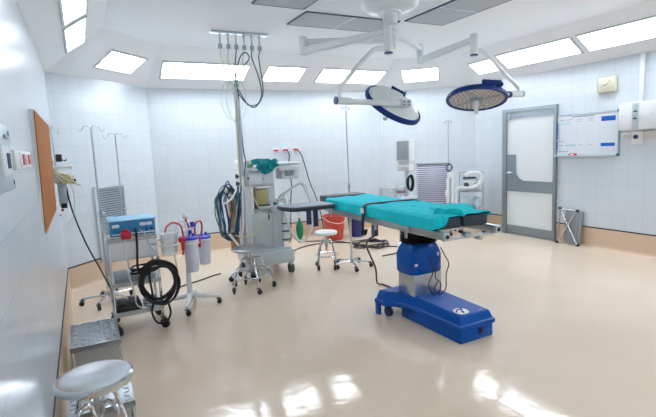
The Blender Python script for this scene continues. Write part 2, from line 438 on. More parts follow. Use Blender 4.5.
def lamp_head(center, axis_long, facing, r, th):
    z = Vector(facing).normalized(); x = Vector(axis_long); x = (x-z*x.dot(z)).normalized(); y = z.cross(x)
    mt = frame_mtx(center, x, y, z)
    h = MB(); h.lathe([(0, -.115), (.06, -.112), (r*.45, -.10), (r*.8, -.065), (r*.97, -.02), (r*.97, 0), (0, 0)], seg=40, mtx=mt)
    hd = obj('lamp_head', h, 'white', SL, world=True)
    m = MB(); m.lathe([(r*.93, -.022), (r*.985, -.032), (r*1.03, -.02), (r*1.045, .0), (r*1.03, .018), (r*.98, .024), (r*.92, .012), (r*.93, -.022)], seg=48, mtx=mt); obj('rim', m, 'lampblue', hd, world=True)
    m = MB(); m.lathe([(0, .006), (r*.93, .010), (r*.93, 0), (0, 0)], seg=40, mtx=mt); nf = len(m.bm.faces)
    for k, rr in enumerate((.34, .48, .62, .76, .87)):
        nn = 10+k*7
        for j in range(nn):
            a = 2*math.pi*(j+.5*(k % 2))/nn
            if any(abs((a-b+math.pi) % (2*math.pi)-math.pi) < .06/rr for b in (.6, 2.2, 4.0, 5.4)): continue
            m.lathe([(0, .013), (.011, .0115), (.012, .009)], (r*rr*math.cos(a), r*rr*math.sin(a), 0), 6, mt)
    obj('lens', m, 'lamp_lens', hd, world=True, pattern=('lamp_led', nf))
    m = MB()
    for b in (.6, 2.2, 4.0, 5.4):
        m.prism([(r*.2*math.cos(b-.10), r*.2*math.sin(b-.10)), (r*.92*math.cos(b-.045), r*.92*math.sin(b-.045)), (r*.92*math.cos(b+.045), r*.92*math.sin(b+.045)), (r*.2*math.cos(b+.10), r*.2*math.sin(b+.10))], .006, mt @ Matrix.Translation((0, 0, .009)))
    m.lathe([(0, .03), (r*.2, .024), (r*.24, .009)], seg=24, mtx=mt); obj('lens_rib', m, 'midgrey', hd, world=True)
    m = MB(); m.lathe([(0, .03), (.026, .03), (.024, .05), (.019, .06), (.02, .16), (.015, .165), (0, .165)], seg=18, mtx=mt); obj('sterile_handle', m, 'whitep', hd, world=True)
    return mt, hd
# camera axes used only to read the tilt of each head off the photo
LB, hb_ = lamp_head((3.93, 3.60, 2.035), (.88, -.47, -.03), (-.22, -.20, -.95), .295, .1)
LA, ha_ = lamp_head((2.90, 3.64, 1.97), (.73, -.39, -.56), (-.18, .62, -.76), .28, .1)
m = MB(); m.box((.06, .285, -.055), (.19, .035, .045), 0, .008, mtx=LB); m.box((.14, .275, -.04), (.06, .06, .03), 0, .006, mtx=LB); obj('handle_bar', m, 'lampblue', hb_, world=True)
m = MB(); m.box((-.02, -.15, -.098), (.14, .022, .03), 0, .006, mtx=LA); m.box((.05, -.10, -.105), (.022, .12, .03), 0, .006, mtx=LA); obj('handle_bar', m, 'lampblue', ha_, world=True)
# yokes
m = MB(); m.tube([(2.84, 3.60, 2.47), (2.74, 3.60, 2.468), (2.66, 3.60, 2.44), (2.50, 3.60, 2.30), (2.36, 3.60, 2.16), (2.31, 3.60, 2.10), (2.30, 3.60, 2.0)], .021, 12); obj('yoke', m, 'white', SL, world=True)
m = MB(); m.rod((2.27, 3.60, 2.005), (2.41, 3.58, 1.995), .032, seg=18); jo = obj('yoke_joint', m, 'white', SL, world=True)
m = MB(); m.rod((2.262, 3.60, 2.006), (2.275, 3.60, 2.005), .034, seg=18); obj('joint_cap', m, 'navy', jo, world=True)
m = MB(); arm_box(m, (2.40, 3.58, 1.995), (2.86, 3.42, 1.96), .018, .024, .022, .028); obj('lamp_fork', m, 'white', SL, world=True)
m = MB(); m.box((2.87, 3.41, 1.965), (.10, .05, .075), -.3, .012); fk = obj('control_box', m, 'white', SL, world=True)
m = MB()
for dx in (-.022, .022):
    for dz in (.012, -.016): m.box((2.865+dx, 3.383-dx*.3, 1.965+dz), (.032, .008, .018), -.3)
obj('button', m, 'midgrey', fk, world=True)
m = MB(); m.tube([(3.92, 3.62, 2.52), (4.02, 3.61, 2.515), (4.14, 3.60, 2.45), (4.34, 3.60, 2.30), (4.50, 3.60, 2.20), (4.55, 3.60, 2.15), (4.552, 3.60, 2.10)], .021, 12); obj('yoke', m, 'white', SL, world=True)
m = MB(); m.rod((4.42, 3.60, 2.085), (4.61, 3.60, 2.095), .034, seg=18); jo = obj('yoke_joint', m, 'white', SL, world=True)
m = MB(); m.rod((4.40, 3.60, 2.084), (4.425, 3.60, 2.085), .036, seg=18); m.rod((4.605, 3.60, 2.095), (4.615, 3.60, 2.096), .036, seg=18); obj('joint_cap', m, 'navy', jo, world=True)
m = MB(); m.tube([(4.41, 3.60, 2.084), (4.3, 3.62, 2.082), (4.2, 3.60, 2.08)], .018, 10); obj('lamp_fork', m, 'white', SL, world=True)

# ------------------------------------------------------------------ hanging gas rail, hoses and stand
GR = thing('gas_outlet_rail', 'steel ceiling rail with six gas outlets above the anaesthetic machine', 'gas outlet', (2.14, 5.72, HC))
m = MB(); m.box((2.14, 5.72, HC-.010), (.72, .10, .02), 0, .004); obj('plate', m, 'steel', GR, world=True)
vx = [1.89, 1.99, 2.09, 2.19, 2.29, 2.39]; GY = 5.72
for x in vx:
    v = MB(); v.rod((x, GY, HC-.02), (x, GY, HC-.15), .011); v.rod((x, GY, HC-.03), (x, GY, HC-.05), .02); vv = obj('drop_pipe', v, 'steel', GR, world=True)
    v = MB(); v.rod((x, GY, HC-.15), (x, GY, HC-.20), .026); v.rod((x, GY-.03, HC-.175), (x, GY+.03, HC-.175), .018); obj('valve', v, 'midgrey', vv, world=True)
px, py = 1.985, 5.54
PS = thing('hose_stand', 'tall steel pole on wheels carrying the gas hoses up to the ceiling', 'stand', (px, py, 0))
m = MB(); m.rod((px, py, .1), (px, py, 2.36), .024); m.rod((px, py, .1), (px, py, 1.2), .028); obj('pole', m, 'steel', PS, world=True)
m = MB(); m.ring((px, py, 2.36), .03, .008); m.box((px, py, 2.30), (.06, .05, .03), 0, .005); obj('clamp', m, 'steel', PS, world=True)
for a in (100, 172, 244, 316, 28):
    l = MB(); e = Vector((math.cos(R(a)), math.sin(R(a)), 0))*.2
    if a in (316, 28): e *= .35
    l.tube([(px, py, .14), (px+e.x*.6, py+e.y*.6, .12), (px+e.x, py+e.y, .10)], .013, 8); obj('leg', l, 'steel', PS, world=True)
    cc = castor(PS, e.x, e.y, .032, ang=R(a))
tz = HC-.2
hs = [('hoseyellow', [(vx[0], GY, tz), (1.83, 5.51, 2.72), (1.90, 5.53, 2.5), (px-.02, py-.02, 2.36), (px-.03, py-.03, 2.0), (px-.035, py-.03, 1.5), (px-.03, py-.03, 1.2)]),
      ('hosegrey', [(vx[1], GY, tz), (1.91, 5.51, 2.7), (1.95, 5.53, 2.5), (px, py-.03, 2.36), (px-.01, py-.035, 1.9), (px-.01, py-.04, 1.5), (px-.005, py-.04, 1.2)]),
      ('hoseblue', [(vx[2], GY, tz), (2.0, 5.5, 2.7), (1.99, 5.53, 2.48), (px+.02, py-.03, 2.34), (px+.03, py-.03, 1.9), (px+.035, py-.04, 1.62), (px+.05, py-.04, 1.5), (px+.03, py-.04, 1.35), (px-.05, py-.03, 1.05)]),
      ('hosegrey', [(vx[3], GY, tz), (2.09, 5.5, 2.7), (2.07, 5.52, 2.5), (px+.03, py-.02, 2.36), (px+.02, py-.05, 2.0), (px+.015, py-.05, 1.6), (px+.01, py-.05, 1.25)]),
      ('hosegreen', [(vx[4], GY, tz), (2.20, 5.5, 2.72), (2.27, 5.5, 2.5), (2.30, 5.5, 2.3), (2.24, 5.51, 2.17), (2.13, 5.52, 2.16), (2.03, 5.54, 2.28), (px+.01, py-.03, 2.38), (2.05, 5.53, 2.55), (2.14, 5.5, 2.66), (2.17, 5.5, 2.72), (2.12, 5.49, 2.77), (2.05, 5.5, 2.70), (2.0, 5.53, 2.5), (px, py+.03, 2.3), (px, py+.03, 1.6)]),
      ('hosegreen', [(vx[5], GY, tz), (2.29, 5.5, 2.7), (2.32, 5.5, 2.4), (2.30, 5.5, 2.25), (2.2, 5.51, 2.13), (2.1, 5.53, 2.2), (2.02, 5.54, 2.34), (px+.03, py+.01, 2.3), (px+.03, py+.02, 1.5)])]
for (hm, pts), lb in zip(hs, ('cream gas hose from the leftmost ceiling outlet down the pole', 'pale gas hose from the second ceiling outlet from the left', 'blue gas hose from the third ceiling outlet from the left', 'pale gas hose from the fourth ceiling outlet from the left', 'green gas hose with the high loop above the pole top', 'green gas hose from the rightmost ceiling outlet, sagging beside the pole')):
    m = MB(); m.tube(pts, (.0075 if hm in ('hosegreen', 'hoseblue') else .0065), 7); tag(obj('gas_hose', m, hm), lb, 'hose', 'gas hoses from the ceiling rail')
for k, (w0, h0, zc, sx) in enumerate(((.15, .26, 2.2, -1), (.1, .2, 2.22, -1), (.09, .2, 2.2, 1))):
    m = MB(); m.tube([(px, py-.04, 2.34), (px+sx*w0*.8, py-.03, 2.42), (px+sx*w0*1.3, py-.03, zc), (px+sx*w0*.8, py-.03, 2.02), (px, py-.04, 1.94)], .0045, 6)
    tag(obj('thin_line', m, 'hosegrey'), ('widest thin pale loop of line hanging left of the pole top', 'inner thin pale loop of line hanging left of the pole top', 'thin pale loop of line hanging right of the pole top')[k], 'line', 'thin lines tied to the hose pole')

# ------------------------------------------------------------------ anaesthetic machine
mx, my = 2.325, 5.80     # origin; front face at y-0.26
AM = thing('anaesthetic_machine', 'grey white anaesthetic machine on castors with bellows and drawers', 'medical machine', (mx, my, 0))
m = MB(); m.box((.0, 0, .23), (.60, .62, .18), 0, .03, 3); m.box((0, 0, .33), (.52, .56, .03), 0, .01); obj('base', m, 'grey', AM)
for x, y in ((.25, -.26), (-.24, -.26), (.25, .26), (-.24, .26)):
    k = MB(); k.rod((x, y, .07), (x, y, .15), .02); k.box((x, y, .115), (.05, .07, .05), 0, .01); kk = obj('castor', k, 'grey', AM)
    k = MB(); k.rod((x-.025, y, .062), (x+.025, y, .062), .062, seg=24); obj('wheel', k, 'darkgrey', kk)
m = MB(); m.box((-.03, .03, .60), (.46, .46, .54), 0, .015); obj('cabinet', m, 'grey', AM)
m = MB(); m.box((-.09, -.205, .58), (.27, .02, .46), 0, .006); d1 = obj('door', m, 'grey', AM)
m = MB(); m.box((-.09, -.203, .58), (.285, .01, .475)); m.box((-.02, -.203, .845), (.40, .01, .012)); obj('door_gap_shade', m, 'midgrey', AM)  # grey outline colours in the shade of the door and drawer gaps
k = MB(); k.box((.0, -.222, .76), (.014, .015, .07), 0, .003); obj('handle', k, 'darkgrey', d1)
m = MB(); m.box((-.235, .0, .95), (.13, .42, 1.10), 0, .045, 4); obj('side_pillar', m, 'white', AM)
m = MB(); m.box((.03, .18, 1.06), (.42, .10, .42), 0, .01); obj('back_panel', m, 'grey', AM)
m = MB(); m.box((.08, -.06, .885), (.42, .40, .03), 0, .01); m.box((.17, -.18, .845), (.27, .16, .05), 0, .01); obj('worktop', m, 'grey', AM)
# absorber canisters stacked in a column
m = MB(); m.box((.235, -.13, .60), (.11, .16, .40), 0, .012); ab = obj('absorber_column', m, 'grey', AM)
for z in (.70, .60, .49):
    k = MB(); k.rod((.235, -.17, z-.042), (.235, -.17, z+.042), .055, seg=24); k.rod((.235, -.17, z-.047), (.235, -.17, z-.04), .06, seg=24); obj('canister', k, 'whitep', ab)
    k = MB(); k.rod((.235, -.175, z-.060), (.235, -.175, z-.044), .064, seg=24); obj('seal_ring', k, 'darkgrey', ab)
# bellows in a clear amber housing
m = MB()
prof = []
for i in range(9): prof += [(.075, i*.02), (.06, i*.02+.01)]
m.lathe([(0, 0)]+prof+[(0, .18)], (-.06, -.10, .92), 28); bl = obj('bellows', m, 'amber', AM)
m = MB(); m.box((-.06, -.10, 1.015), (.19, .17, .20), 0, .02)
obj('bellows_housing', m, mat('amber_housing', (214, 200, 150), .15, 0, .05, alpha=.55), AM)
m = MB(); m.box((-.06, -.10, .905), (.20, .18, .03), 0, .006); obj('bellows_base', m, 'darkgrey', AM)
# upper instrument box, handle
m = MB(); m.box((-.10, -.03, 1.255), (.37, .42, .17), 0, .012); ub = obj('instrument_box', m, 'grey', AM)
k = MB(); k.box((-.16, -.245, 1.25), (.17, .012, .13), 0, .004); obj('front_plate', k, 'white', ub)
k = MB(); k.rod((-.255, -.248, 1.27), (-.255, -.262, 1.27), .013); k.rod((-.05, -.24, 1.25), (-.05, -.25, 1.25), .008); obj('knob', k, 'darkgrey', ub)
m = MB(); m.tube([(-.17, -.235, 1.17), (-.165, -.29, 1.155), (-.12, -.30, 1.15), (0, -.30, 1.15), (.04, -.29, 1.155), (.045, -.235, 1.17)], .012, 10); obj('grab_handle', m, 'whitep', AM)
# top shelf reaching to the right with a hanging monitor
m = MB(); m.box((.08, -.03, 1.385), (.78, .42, .035), 0, .012, 3); m.box((.32, -.235, 1.365), (.30, .02, .06), 0, .006); m.box((.32, -.03, 1.425), (.30, .40, .03), 0, .012); obj('top_shelf', m, 'white', AM)
m = MB(); m.box((.33, -.08, 1.29), (.22, .22, .13), 0, .012); mo = obj('hanging_module', m, 'grey', AM)
k = MB(); k.box((.33, -.194, 1.30), (.13, .012, .07), 0, .004); obj('module_face', k, 'midgrey', mo)
k = MB(); k.tube([(.44, -.17, 1.39), (.47, -.18, 1.36), (.47, -.18, 1.24), (.445, -.17, 1.2)], .008, 8); obj('rail', k, 'white', mo)
# flow knobs on the left
m = MB(); m.box((-.315, -.16, 1.24), (.05, .10, .20), 0, .006); fb = obj('flow_block', m, 'whitep', AM)
for z in (1.30, 1.21):
    for y in (-.19, -.14):
        k = MB(); k.rod((-.34, y, z), (-.375, y, z), .013); k.rod((-.375, y, z-.03), (-.375, y, z+.03), .006); obj('connector', k, 'navystrap', fb)
# breathing arm and corrugated tubes
m = MB(); m.tube([(.14, -.20, .90), (.16, -.22, 1.0), (.24, -.26, 1.06), (.38, -.33, 1.15), (.44, -.36, 1.165)], .016, 10); obj('circuit_arm', m, 'grey', AM)
def corr(pts, r):
    P = catmull(pts, False, 16); mb = MB(); rr = [r*(1 if i % 2 else .86) for i in range(len(P))]
    mb.tube(P, rr, 10, smooth=False); return mb
m = corr([(.15, -.22, .96), (.22, -.28, .98), (.20, -.34, .88), (.17, -.38, .80), (.19, -.42, .62), (.26, -.45, .48), (.34, -.46, .43), (.42, -.46, .47), (.49, -.46, .60), (.51, -.46, .75), (.50, -.44, .92), (.46, -.40, 1.06), (.44, -.36, 1.14)], .017)
obj('breathing_tube', m, 'hosewhite', AM)
m = MB(); m.box((.445, -.365, 1.15), (.06, .05, .035), .2, .01); m.rod((.47, -.37, 1.13), (.49, -.38, 1.04), .018); obj('elbow', m, 'grey', AM)
m = MB(); m.lathe([(0, 0), (.02, 0), (.03, .03), (.045, .08), (.05, .16), (.035, .22), (.015, .25), (.012, .28), (0, .28)], (.355, -.37, .44), 20, None); obj('breathing_bag', m, 'green', AM)
m = MB(); m.tube([(.355, -.37, .71), (.36, -.34, .80), (.30, -.25, .86)], .012, 8); obj('bag_neck', m, 'whitep', AM)
m = MB(); m.rod((.16, -.12, .90), (.16, -.12, .97), .03); m.rod((.27, -.14, .90), (.27, -.14, 1.0), .028); m.ball((.27, -.14, 1.0), .03); m.rod((.20, -.17, .93), (.30, -.2, .95), .02); obj('valve', m, 'whitep', AM)
m = MB(); m.box((.10, -.2, .92), (.04, .03, .035), 0, .006); obj('sample_port', m, 'tealplug', AM)

def towel_roll(name, c, L, r, rz, m_, label, bend=.0, n=14, seg=14, flat=.8):
    mb = MB(); rings = []
    for i in range(n):
        t = i/(n-1)-.5
        rr = r*(1-.25*abs(2*t)**4)
        k = []
        for j in range(seg):
            a = 2*math.pi*j/seg
            q = rr*(1+.10*math.sin(3*a+i*.7)+.05*random.uniform(-1, 1))
            k.append(mb.bm.verts.new((t*L, math.cos(a)*q+bend*math.sin(t*6), max(-r*flat*.95, math.sin(a)*q*flat))))
        rings.append(k)
    for A, B in zip(rings, rings[1:]):
        for j in range(seg): mb.bm.faces.new((A[j], A[(j+1) % seg], B[(j+1) % seg], B[j]))
    mb.bm.faces.new(rings[0][::-1]); mb.bm.faces.new(rings[-1])
    bmesh.ops.transform(mb.bm, matrix=Matrix.Translation(c) @ Matrix.Rotation(rz, 4, 'Z'), verts=mb.bm.verts)
    return tag(obj(name, mb, m_), label, 'towel')
towel_roll('rolled_towel', (2.31, 5.74, 1.465), .26, .045, .1, 'tealdark', 'dark teal rolled towel at the back of the machine shelf', .02, flat=.85)
# crumpled towel that drapes over the front edge of the shelf
def cloth(fn, nu, nv):
    mb = MB(); V = [[mb.bm.verts.new(fn(i/nu, j/nv)) for j in range(nv+1)] for i in range(nu+1)]
    for i in range(nu):
        for j in range(nv): mb.bm.faces.new((V[i][j], V[i+1][j], V[i+1][j+1], V[i][j+1]))
    return mb
def drape_fn(u, v):
    x = 2.20+.25*u+.03*math.sin(v*7)
    ex = .09+.07*math.sin(u*3.6+.5)
    t = v*(.10+ex)
    wob = .012*math.sin(u*21+v*4)+.008*math.sin(u*37)
    if t < .10: return (x, 5.62-t+.02*math.sin(u*5), 1.43+.04*math.sin(v*6+u*4)**2+abs(wob))
    return (x+.04*(t-.1), 5.515+wob, 1.432-(t-.10)*.8+.01)
m = cloth(drape_fn, 34, 22); o = tag(obj('draped_towel', m, 'tealdark'), 'crumpled dark teal towel hanging over the front of the machine shelf', 'towel')
md = o.modifiers.new('thick', 'SOLIDIFY'); md.thickness = .012; md.offset = 1
m = MB(); m.box((2.115, 5.62, 1.425), (.08, .12, .045), .1, .01); tag(obj('gauze_pack', m, 'greenlight'), 'small light green pack left of the teal towel on the machine', 'pack')
m = MB(); m.tube([(1.985, 5.66, 1.42), (2.02, 5.62, 1.47), (2.06, 5.6, 1.44), (2.09, 5.58, 1.47), (2.08, 5.57, 1.42)], .010, 8); tag(obj('pink_curl', m, 'pink'), 'short pale pink curl on the machine top beside the pole', 'tubing')  # small pale pink curl on the machine top

# coiled hoses hung on the left of the machine
HP = [('hosegreen', 1.80, .27, .32, .007), ('hoseblue', 1.84, .22, .36, .008), ('hosegreen', 1.77, .17, .27, .007), ('hoseblue', 1.88, .16, .30, .008), ('hosegrey', 1.82, .22, .26, .007)]
lb5 = ('widest green coil of hose hanging left of the machine', 'long blue coil of hose hanging left of the machine', 'inner green coil of hose hanging left of the machine', 'narrow blue coil of hose nearest the steel pole', 'pale coil of hose hung among the green and blue ones')
for k, (hm, cx, wx, hz, r) in enumerate(HP):
    m = MB(); pts = []
    for j in range(36):
        a = 2*math.pi*j/12
        pts.append((cx+.5*wx*math.cos(a)*(1+.16*math.sin(j*1.7))+.02*math.sin(j*2.1), 5.62+.012*k+.02*math.sin(j*.9+k), .87+hz*math.sin(a)*(1+.05*math.sin(j*1.3+k))))
    pts = [(1.95, 5.58, 1.2)]+pts+[(1.96, 5.57, 1.1)]
    m.tube(pts, r, 7, n=4); tag(obj('hose_coil', m, hm), lb5[k], 'hose', 'coiled gas hoses left of the machine')
m = MB(); m.tube([(2.0, 5.5, 1.28), (2.06, 5.46, 1.12), (2.13, 5.45, .95), (2.19, 5.45, .80), (2.15, 5.44, .66), (2.05, 5.44, .58), (1.92, 5.44, .57), (1.83, 5.45, .60)], .007, 8)
tag(obj('cream_hose', m, 'hoseyellow'), 'cream hose looping across the machine side pillar', 'hose')
m = MB(); m.tube([(1.98, 5.49, 1.3), (1.96, 5.47, 1.0), (1.94, 5.46, .7), (1.9, 5.46, .5)], .010, 8); m.tube([(1.98, 5.49, 1.3), (2.0, 5.46, 1.0), (1.98, 5.45, .7), (1.99, 5.46, .5)], .010, 8)
tag(obj('white_hose_pair', m, 'hosewhite'), 'pair of white hoses running down in front of the steel pole', 'hose')
m = MB(); m.tube([(1.72, 5.52, .98), (1.80, 5.5, 1.02), (1.86, 5.5, 1.08), (1.9, 5.5, 1.16)], .012, 8); m.tube([(1.77, 5.48, .62), (1.83, 5.46, .52), (1.90, 5.45, .42)], .014, 8)
tag(obj('white_connector_hose', m, 'hosewhite'), 'short white connector hose among the coils left of the machine', 'hose')
GC = thing('gas_cylinder', 'tan gas cylinder strapped upright to the left side of the anaesthetic machine', 'gas cylinder', (1.96, 5.76, .33))
m = MB(); m.lathe([(0, .0), (.058, .0), (.06, .02), (.06, .62), (.05, .70), (.025, .74), (.02, .76), (0, .76)], (-.03, .06, .0), 24); obj('tank', m, 'copper', GC)
m = MB(); m.rod((-.03, .06, .76), (-.03, .06, .82), .016); m.rod((-.07, .06, 0.79), (.01, .06, 0.79), .012); obj('valve', m, 'steel', GC)

# ------------------------------------------------------------------ wall gas outlets with cords
OUTL = []
for k, x in enumerate((3.27, 3.45, 3.64)):
    t = thing('gas_outlet', ('red wall gas outlet, leftmost of three on the back wall', 'red wall gas outlet, middle of three on the back wall', 'red wall gas outlet, rightmost of three on the back wall')[k], 'gas outlet', (x, 7.6, 1.6), group='red gas outlets on the back wall')
    m = MB(); m.box((0, -.01, 0), (.11, .02, .06), 0, .006); OUTL.append(t); obj('plate', m, 'whitep', t)
    m = MB(); m.box((0, -.028, .0), (.085, .03, .032), 0, .006); obj('cover', m, 'red', t)
for k, pts in enumerate(([(3.47, 7.55, 1.59), (3.49, 7.52, 1.5), (3.47, 7.53, 1.3), (3.50, 7.52, 1.0), (3.47, 7.52, .7), (3.42, 7.45, .35), (3.35, 7.35, .02), (3.1, 7.2, .01)],
                         [(3.66, 7.55, 1.59), (3.72, 7.52, 1.5), (3.80, 7.53, 1.25), (3.86, 7.52, 1.0), (3.97, 7.5, .7), (4.03, 7.45, .35), (4.07, 7.44, .02), (4.0, 7.2, .01)])):
    m = MB(); m.tube(pts, .009, 7); obj('cord', m, 'cord', OUTL[k+1], world=True)

# ------------------------------------------------------------------ stools
def make_stool(name, label, loc, h, rs, rl, legs=4, seat_m='chrome', ring=True, wheels=True, dish=.012, rz=.4):
    t = thing(name, label, 'stool', loc, rz)
    m = MB(); m.lathe([(0, h-dish), (rs*.45, h-dish*.8), (rs*.8, h-.001), (rs*.93, h), (rs, h-.008), (rs*1.01, h-.022), (rs*.98, h-.036), (rs*.9, h-.04), (0, h-.04)], seg=48); obj('seat', m, seat_m, t)
    m = MB(); m.rod((0, 0, h-.04), (0, 0, h-.26), .015); m.lathe([(0, h-.04), (.06, h-.04), (.055, h-.055), (.02, h-.065), (0, h-.065)], seg=20); obj('screw_post', m, 'steel', t)
    z0 = .075 if wheels else .01
    for k in range(legs):
        a = 2*math.pi*k/legs
        ca, sa = math.cos(a), math.sin(a)
        pr = [(.022, h-.20), (.05, h-.13), (rs*.62, h-.14), (rs*.80, h-.24), (rl*.86, h*.42), (rl, z0)]
        m = MB(); m.tube([(r*ca, r*sa, z) for r, z in pr], .0115, 10)
        lg = obj('leg', m, 'chrome', t)
        if not wheels:
            m = MB(); m.rod((rl*ca, rl*sa, 0), (rl*ca, rl*sa, .03), .016); obj('rubber_foot', m, 'black', lg)
        else: castor(t, rl*ca, rl*sa, .028, ang=a+1)
    if ring:
        m = MB(); m.ring((0, 0, h*.36), rl*.90, .009, seg=40); obj('foot_ring', m, 'chrome', t)
    return t
make_stool('round_stool', 'round polished steel stool in the near left corner beside the tread steps', (.212, 2.44, 0), .56, .176, .19, 4, wheels=False, rz=.75)
make_stool('rolling_stool', 'low rolling steel stool with foot ring in front of the anaesthetic machine', (1.90, 5.13, 0), .50, .20, .25, 5, 'steel', rz=.9)
make_stool('rolling_stool', 'pale topped rolling stool between the arm board and the red bin', (3.06, 5.44, 0), .50, .155, .17, 4, 'white', rz=.35)

# ------------------------------------------------------------------ tread-plate steps
def step_mesh(t):
    w, d, h = .34, .54, .25
    m = MB(); m.box((0, 0, h-.009), (w, d, .018), 0, .004)
    for sg in (-1, 1): m.box((0, sg*(d/2-.004), h-.02), (w, .008, .035), 0, .002); m.box((sg*(w/2-.004), 0, h-.02), (.008, d, .035), 0, .002)
    nf = len(m.bm.faces); k = m
    for i in range(6):
        for j in range(11):
            x = -w/2+.035+i*.054; y = -d/2+.03+j*.048
            if (i+j) % 1 == 0:
                a = .6 if (i+j) % 2 else -.6
                k.ball((x, y, h), .014, (.85, .35, .22), 8) if False else k.box((x, y, h+.001), (.038, .014, .007), a, .003, 1)
    obj('tread', m, 'treadsteel', t, pattern=('chrome', nf))
    for sx in (-1, 1):
        for sy in (-1, 1):
            l = MB(); l.tube([(sx*(w/2-.015), sy*(d/2-.02), h-.02), (sx*(w/2-.012), sy*(d/2-.015), .12), (sx*(w/2-.005), sy*(d/2-.005), .02)], .0125, 10, smooth=False); lg = obj('leg', l, 'chrome', t)
            f = MB(); f.rod((sx*(w/2-.005), sy*(d/2-.005), 0), (sx*(w/2-.005), sy*(d/2-.005), .03), .017); obj('rubber_foot', f, 'black', lg)
    for sy in (-1, 1):
        a = MB(); a.box((0, sy*(d/2-.012), .14), (w-.05, .004, .20)); obj('apron', a, 'steel', t)
st = thing('step_stool', 'steel tread plate step farther along the left wall, before the cart', 'step', (.225, 3.98, 0), group='tread plate steps along the left wall'); step_mesh(st)
dup(st, (.225, 2.965, 0), 0, 'steel tread plate step directly behind the round steel stool')

# ------------------------------------------------------------------ IV poles
def iv_pole(label, loc, h, rz, rl=.24, legs=5, r=.011, hook_rz=0, m_='chrome', hooks=2, wheel=.026):
    t = thing('iv_pole', label, 'drip stand', loc, rz)
    m = MB(); m.rod((0, 0, .09), (0, 0, h*.52), r*1.35); m.rod((0, 0, h*.5), (0, 0, h), r*.85); obj('pole', m, m_, t)
    m = MB(); m.rod((0, 0, h*.5), (0, 0, h*.53), r*1.9); m.rod((0, 0, h*.515), (.05*math.cos(hook_rz), .05*math.sin(hook_rz), h*.515), r*.7); obj('collar', m, m_, t)
    hd = Vector((math.cos(hook_rz), math.sin(hook_rz), 0))
    m = MB()
    for sg in (-1, 1):
        P = [hd*0+Vector((0, 0, h)), hd*sg*.05+Vector((0, 0, h+.006)), hd*sg*.075+Vector((0, 0, h-.002)), hd*sg*.09+Vector((0, 0, h-.035)), hd*sg*.11+Vector((0, 0, h-.05)), hd*sg*.13+Vector((0, 0, h-.035)), hd*sg*.133+Vector((0, 0, h-.01))]
        m.tube(P, .0042, 7)
    obj('hooks', m, m_, t)
    m = MB(); m.rod((0, 0, .06), (0, 0, .12), .028); obj('base_hub', m, 'steel', t)
    for k in range(legs):
        a = 2*math.pi*k/legs; ca, sa = math.cos(a), math.sin(a)
        l = MB(); l.tube([(0, 0, .09), (rl*.5*ca, rl*.5*sa, .085), (rl*ca, rl*sa, .075)], .012, 8, smooth=False); obj('leg', l, m_, t)
        castor(t, rl*ca, rl*sa, wheel, ang=a+.8)
    return t
iv_pole('tall chrome drip stand beside the left wall, in front of the louvred grille', (.395, 5.62, 0), 1.94, .5, .27, 5, hook_rz=-.25, r=.013)
iv_pole('chrome drip stand rising behind the cart, shorter of the left pair', (.66, 6.2, 0), 1.88, .1, .22, 5, hook_rz=0)
iv_pole('drip stand by the head of the operating table, wheels under the table end', (3.34, 5.26, 0), 2.12, .62, .25, 5, hook_rz=.05, r=.010)
iv4 = iv_pole('drip stand with a dark coil clipped to it, right of the wall grille', (5.92, 6.2, 0), 1.97, .3, .22, 5, hook_rz=.0, r=.011)
m = MB()
for k in range(3): m.ring((5.90, 6.16, 1.17), .055+.004*k, .010, 'Y', 24, 6, .004)
tag(obj('monitor_lead_coil', m, 'purple'), 'dark purple coil of lead clipped to the drip stand right of the grille', 'coil')
m = MB(); m.box((5.92, 6.165, 1.03), (.10, .05, .10), 0, .012); m.rod((5.86, 6.16, .98), (5.86, 6.16, .40), .024); m.rod((5.95, 6.15, 1.0), (5.95, 6.15, .40), .018); m.box((5.85, 6.16, .72), (.06, .06, .10), 0, .012)
tag(obj('infusion_clamp', m, 'whitep'), 'white infusion clamp and tubes on the drip stand right of the grille', 'clamp')

# ------------------------------------------------------------------ wall grilles
def grille(wall, x0, x1, z0, z1, slat_m, label, n, frame_m, tilt):
    mt, Ln = WALLS[wall]
    t = thing('wall_grille', label, 'grille', mtx=mt @ Matrix.Translation(((x0+x1)/2, 0, z0)))
    w = x1-x0; h = z1-z0; k = .03
    m = MB()
    for sg in (-1, 1): m.box((sg*(w/2-k/2), .014, h/2), (k, .028, h), 0, .003)
    m.box((0, .014, k/2), (w, .028, k), 0, .003); m.box((0, .014, h-k/2), (w, .028, k), 0, .003); obj('frame', m, frame_m, t)
    m = MB(); m.box((0, .002, h/2), (w-2*k, .004, h-2*k)); obj('backing', m, 'louvergap', t)
    m = MB()
    for i in range(n):
        z = k+(i+.5)*(h-2*k)/n
        m.box((0, 0, 0), (w-2*k, .026, .003 if tilt else .004), mtx=Matrix.Translation((0, .014, z)) @ Matrix.Rotation(tilt, 4, 'X'))
    obj('louvre', m, slat_m, t)
# wall frames run anticlockwise, so the left corner wall runs from the back wall down to the left wall
LcL = WALLS['left_corner'][1]
grille('left_corner', LcL-1.08, LcL-.52, .25, 1.23, 'louverw', 'pale louvred wall grille in the left rear corner, behind the drip stands', 30, 'grey', -.6)
RcL = WALLS['right_corner'][1]
grille('right_corner', RcL-1.30, RcL-.68, .27, 1.24, 'louver', 'shiny purple grey louvred wall grille in the right rear corner', 24, 'louverw', -.9)

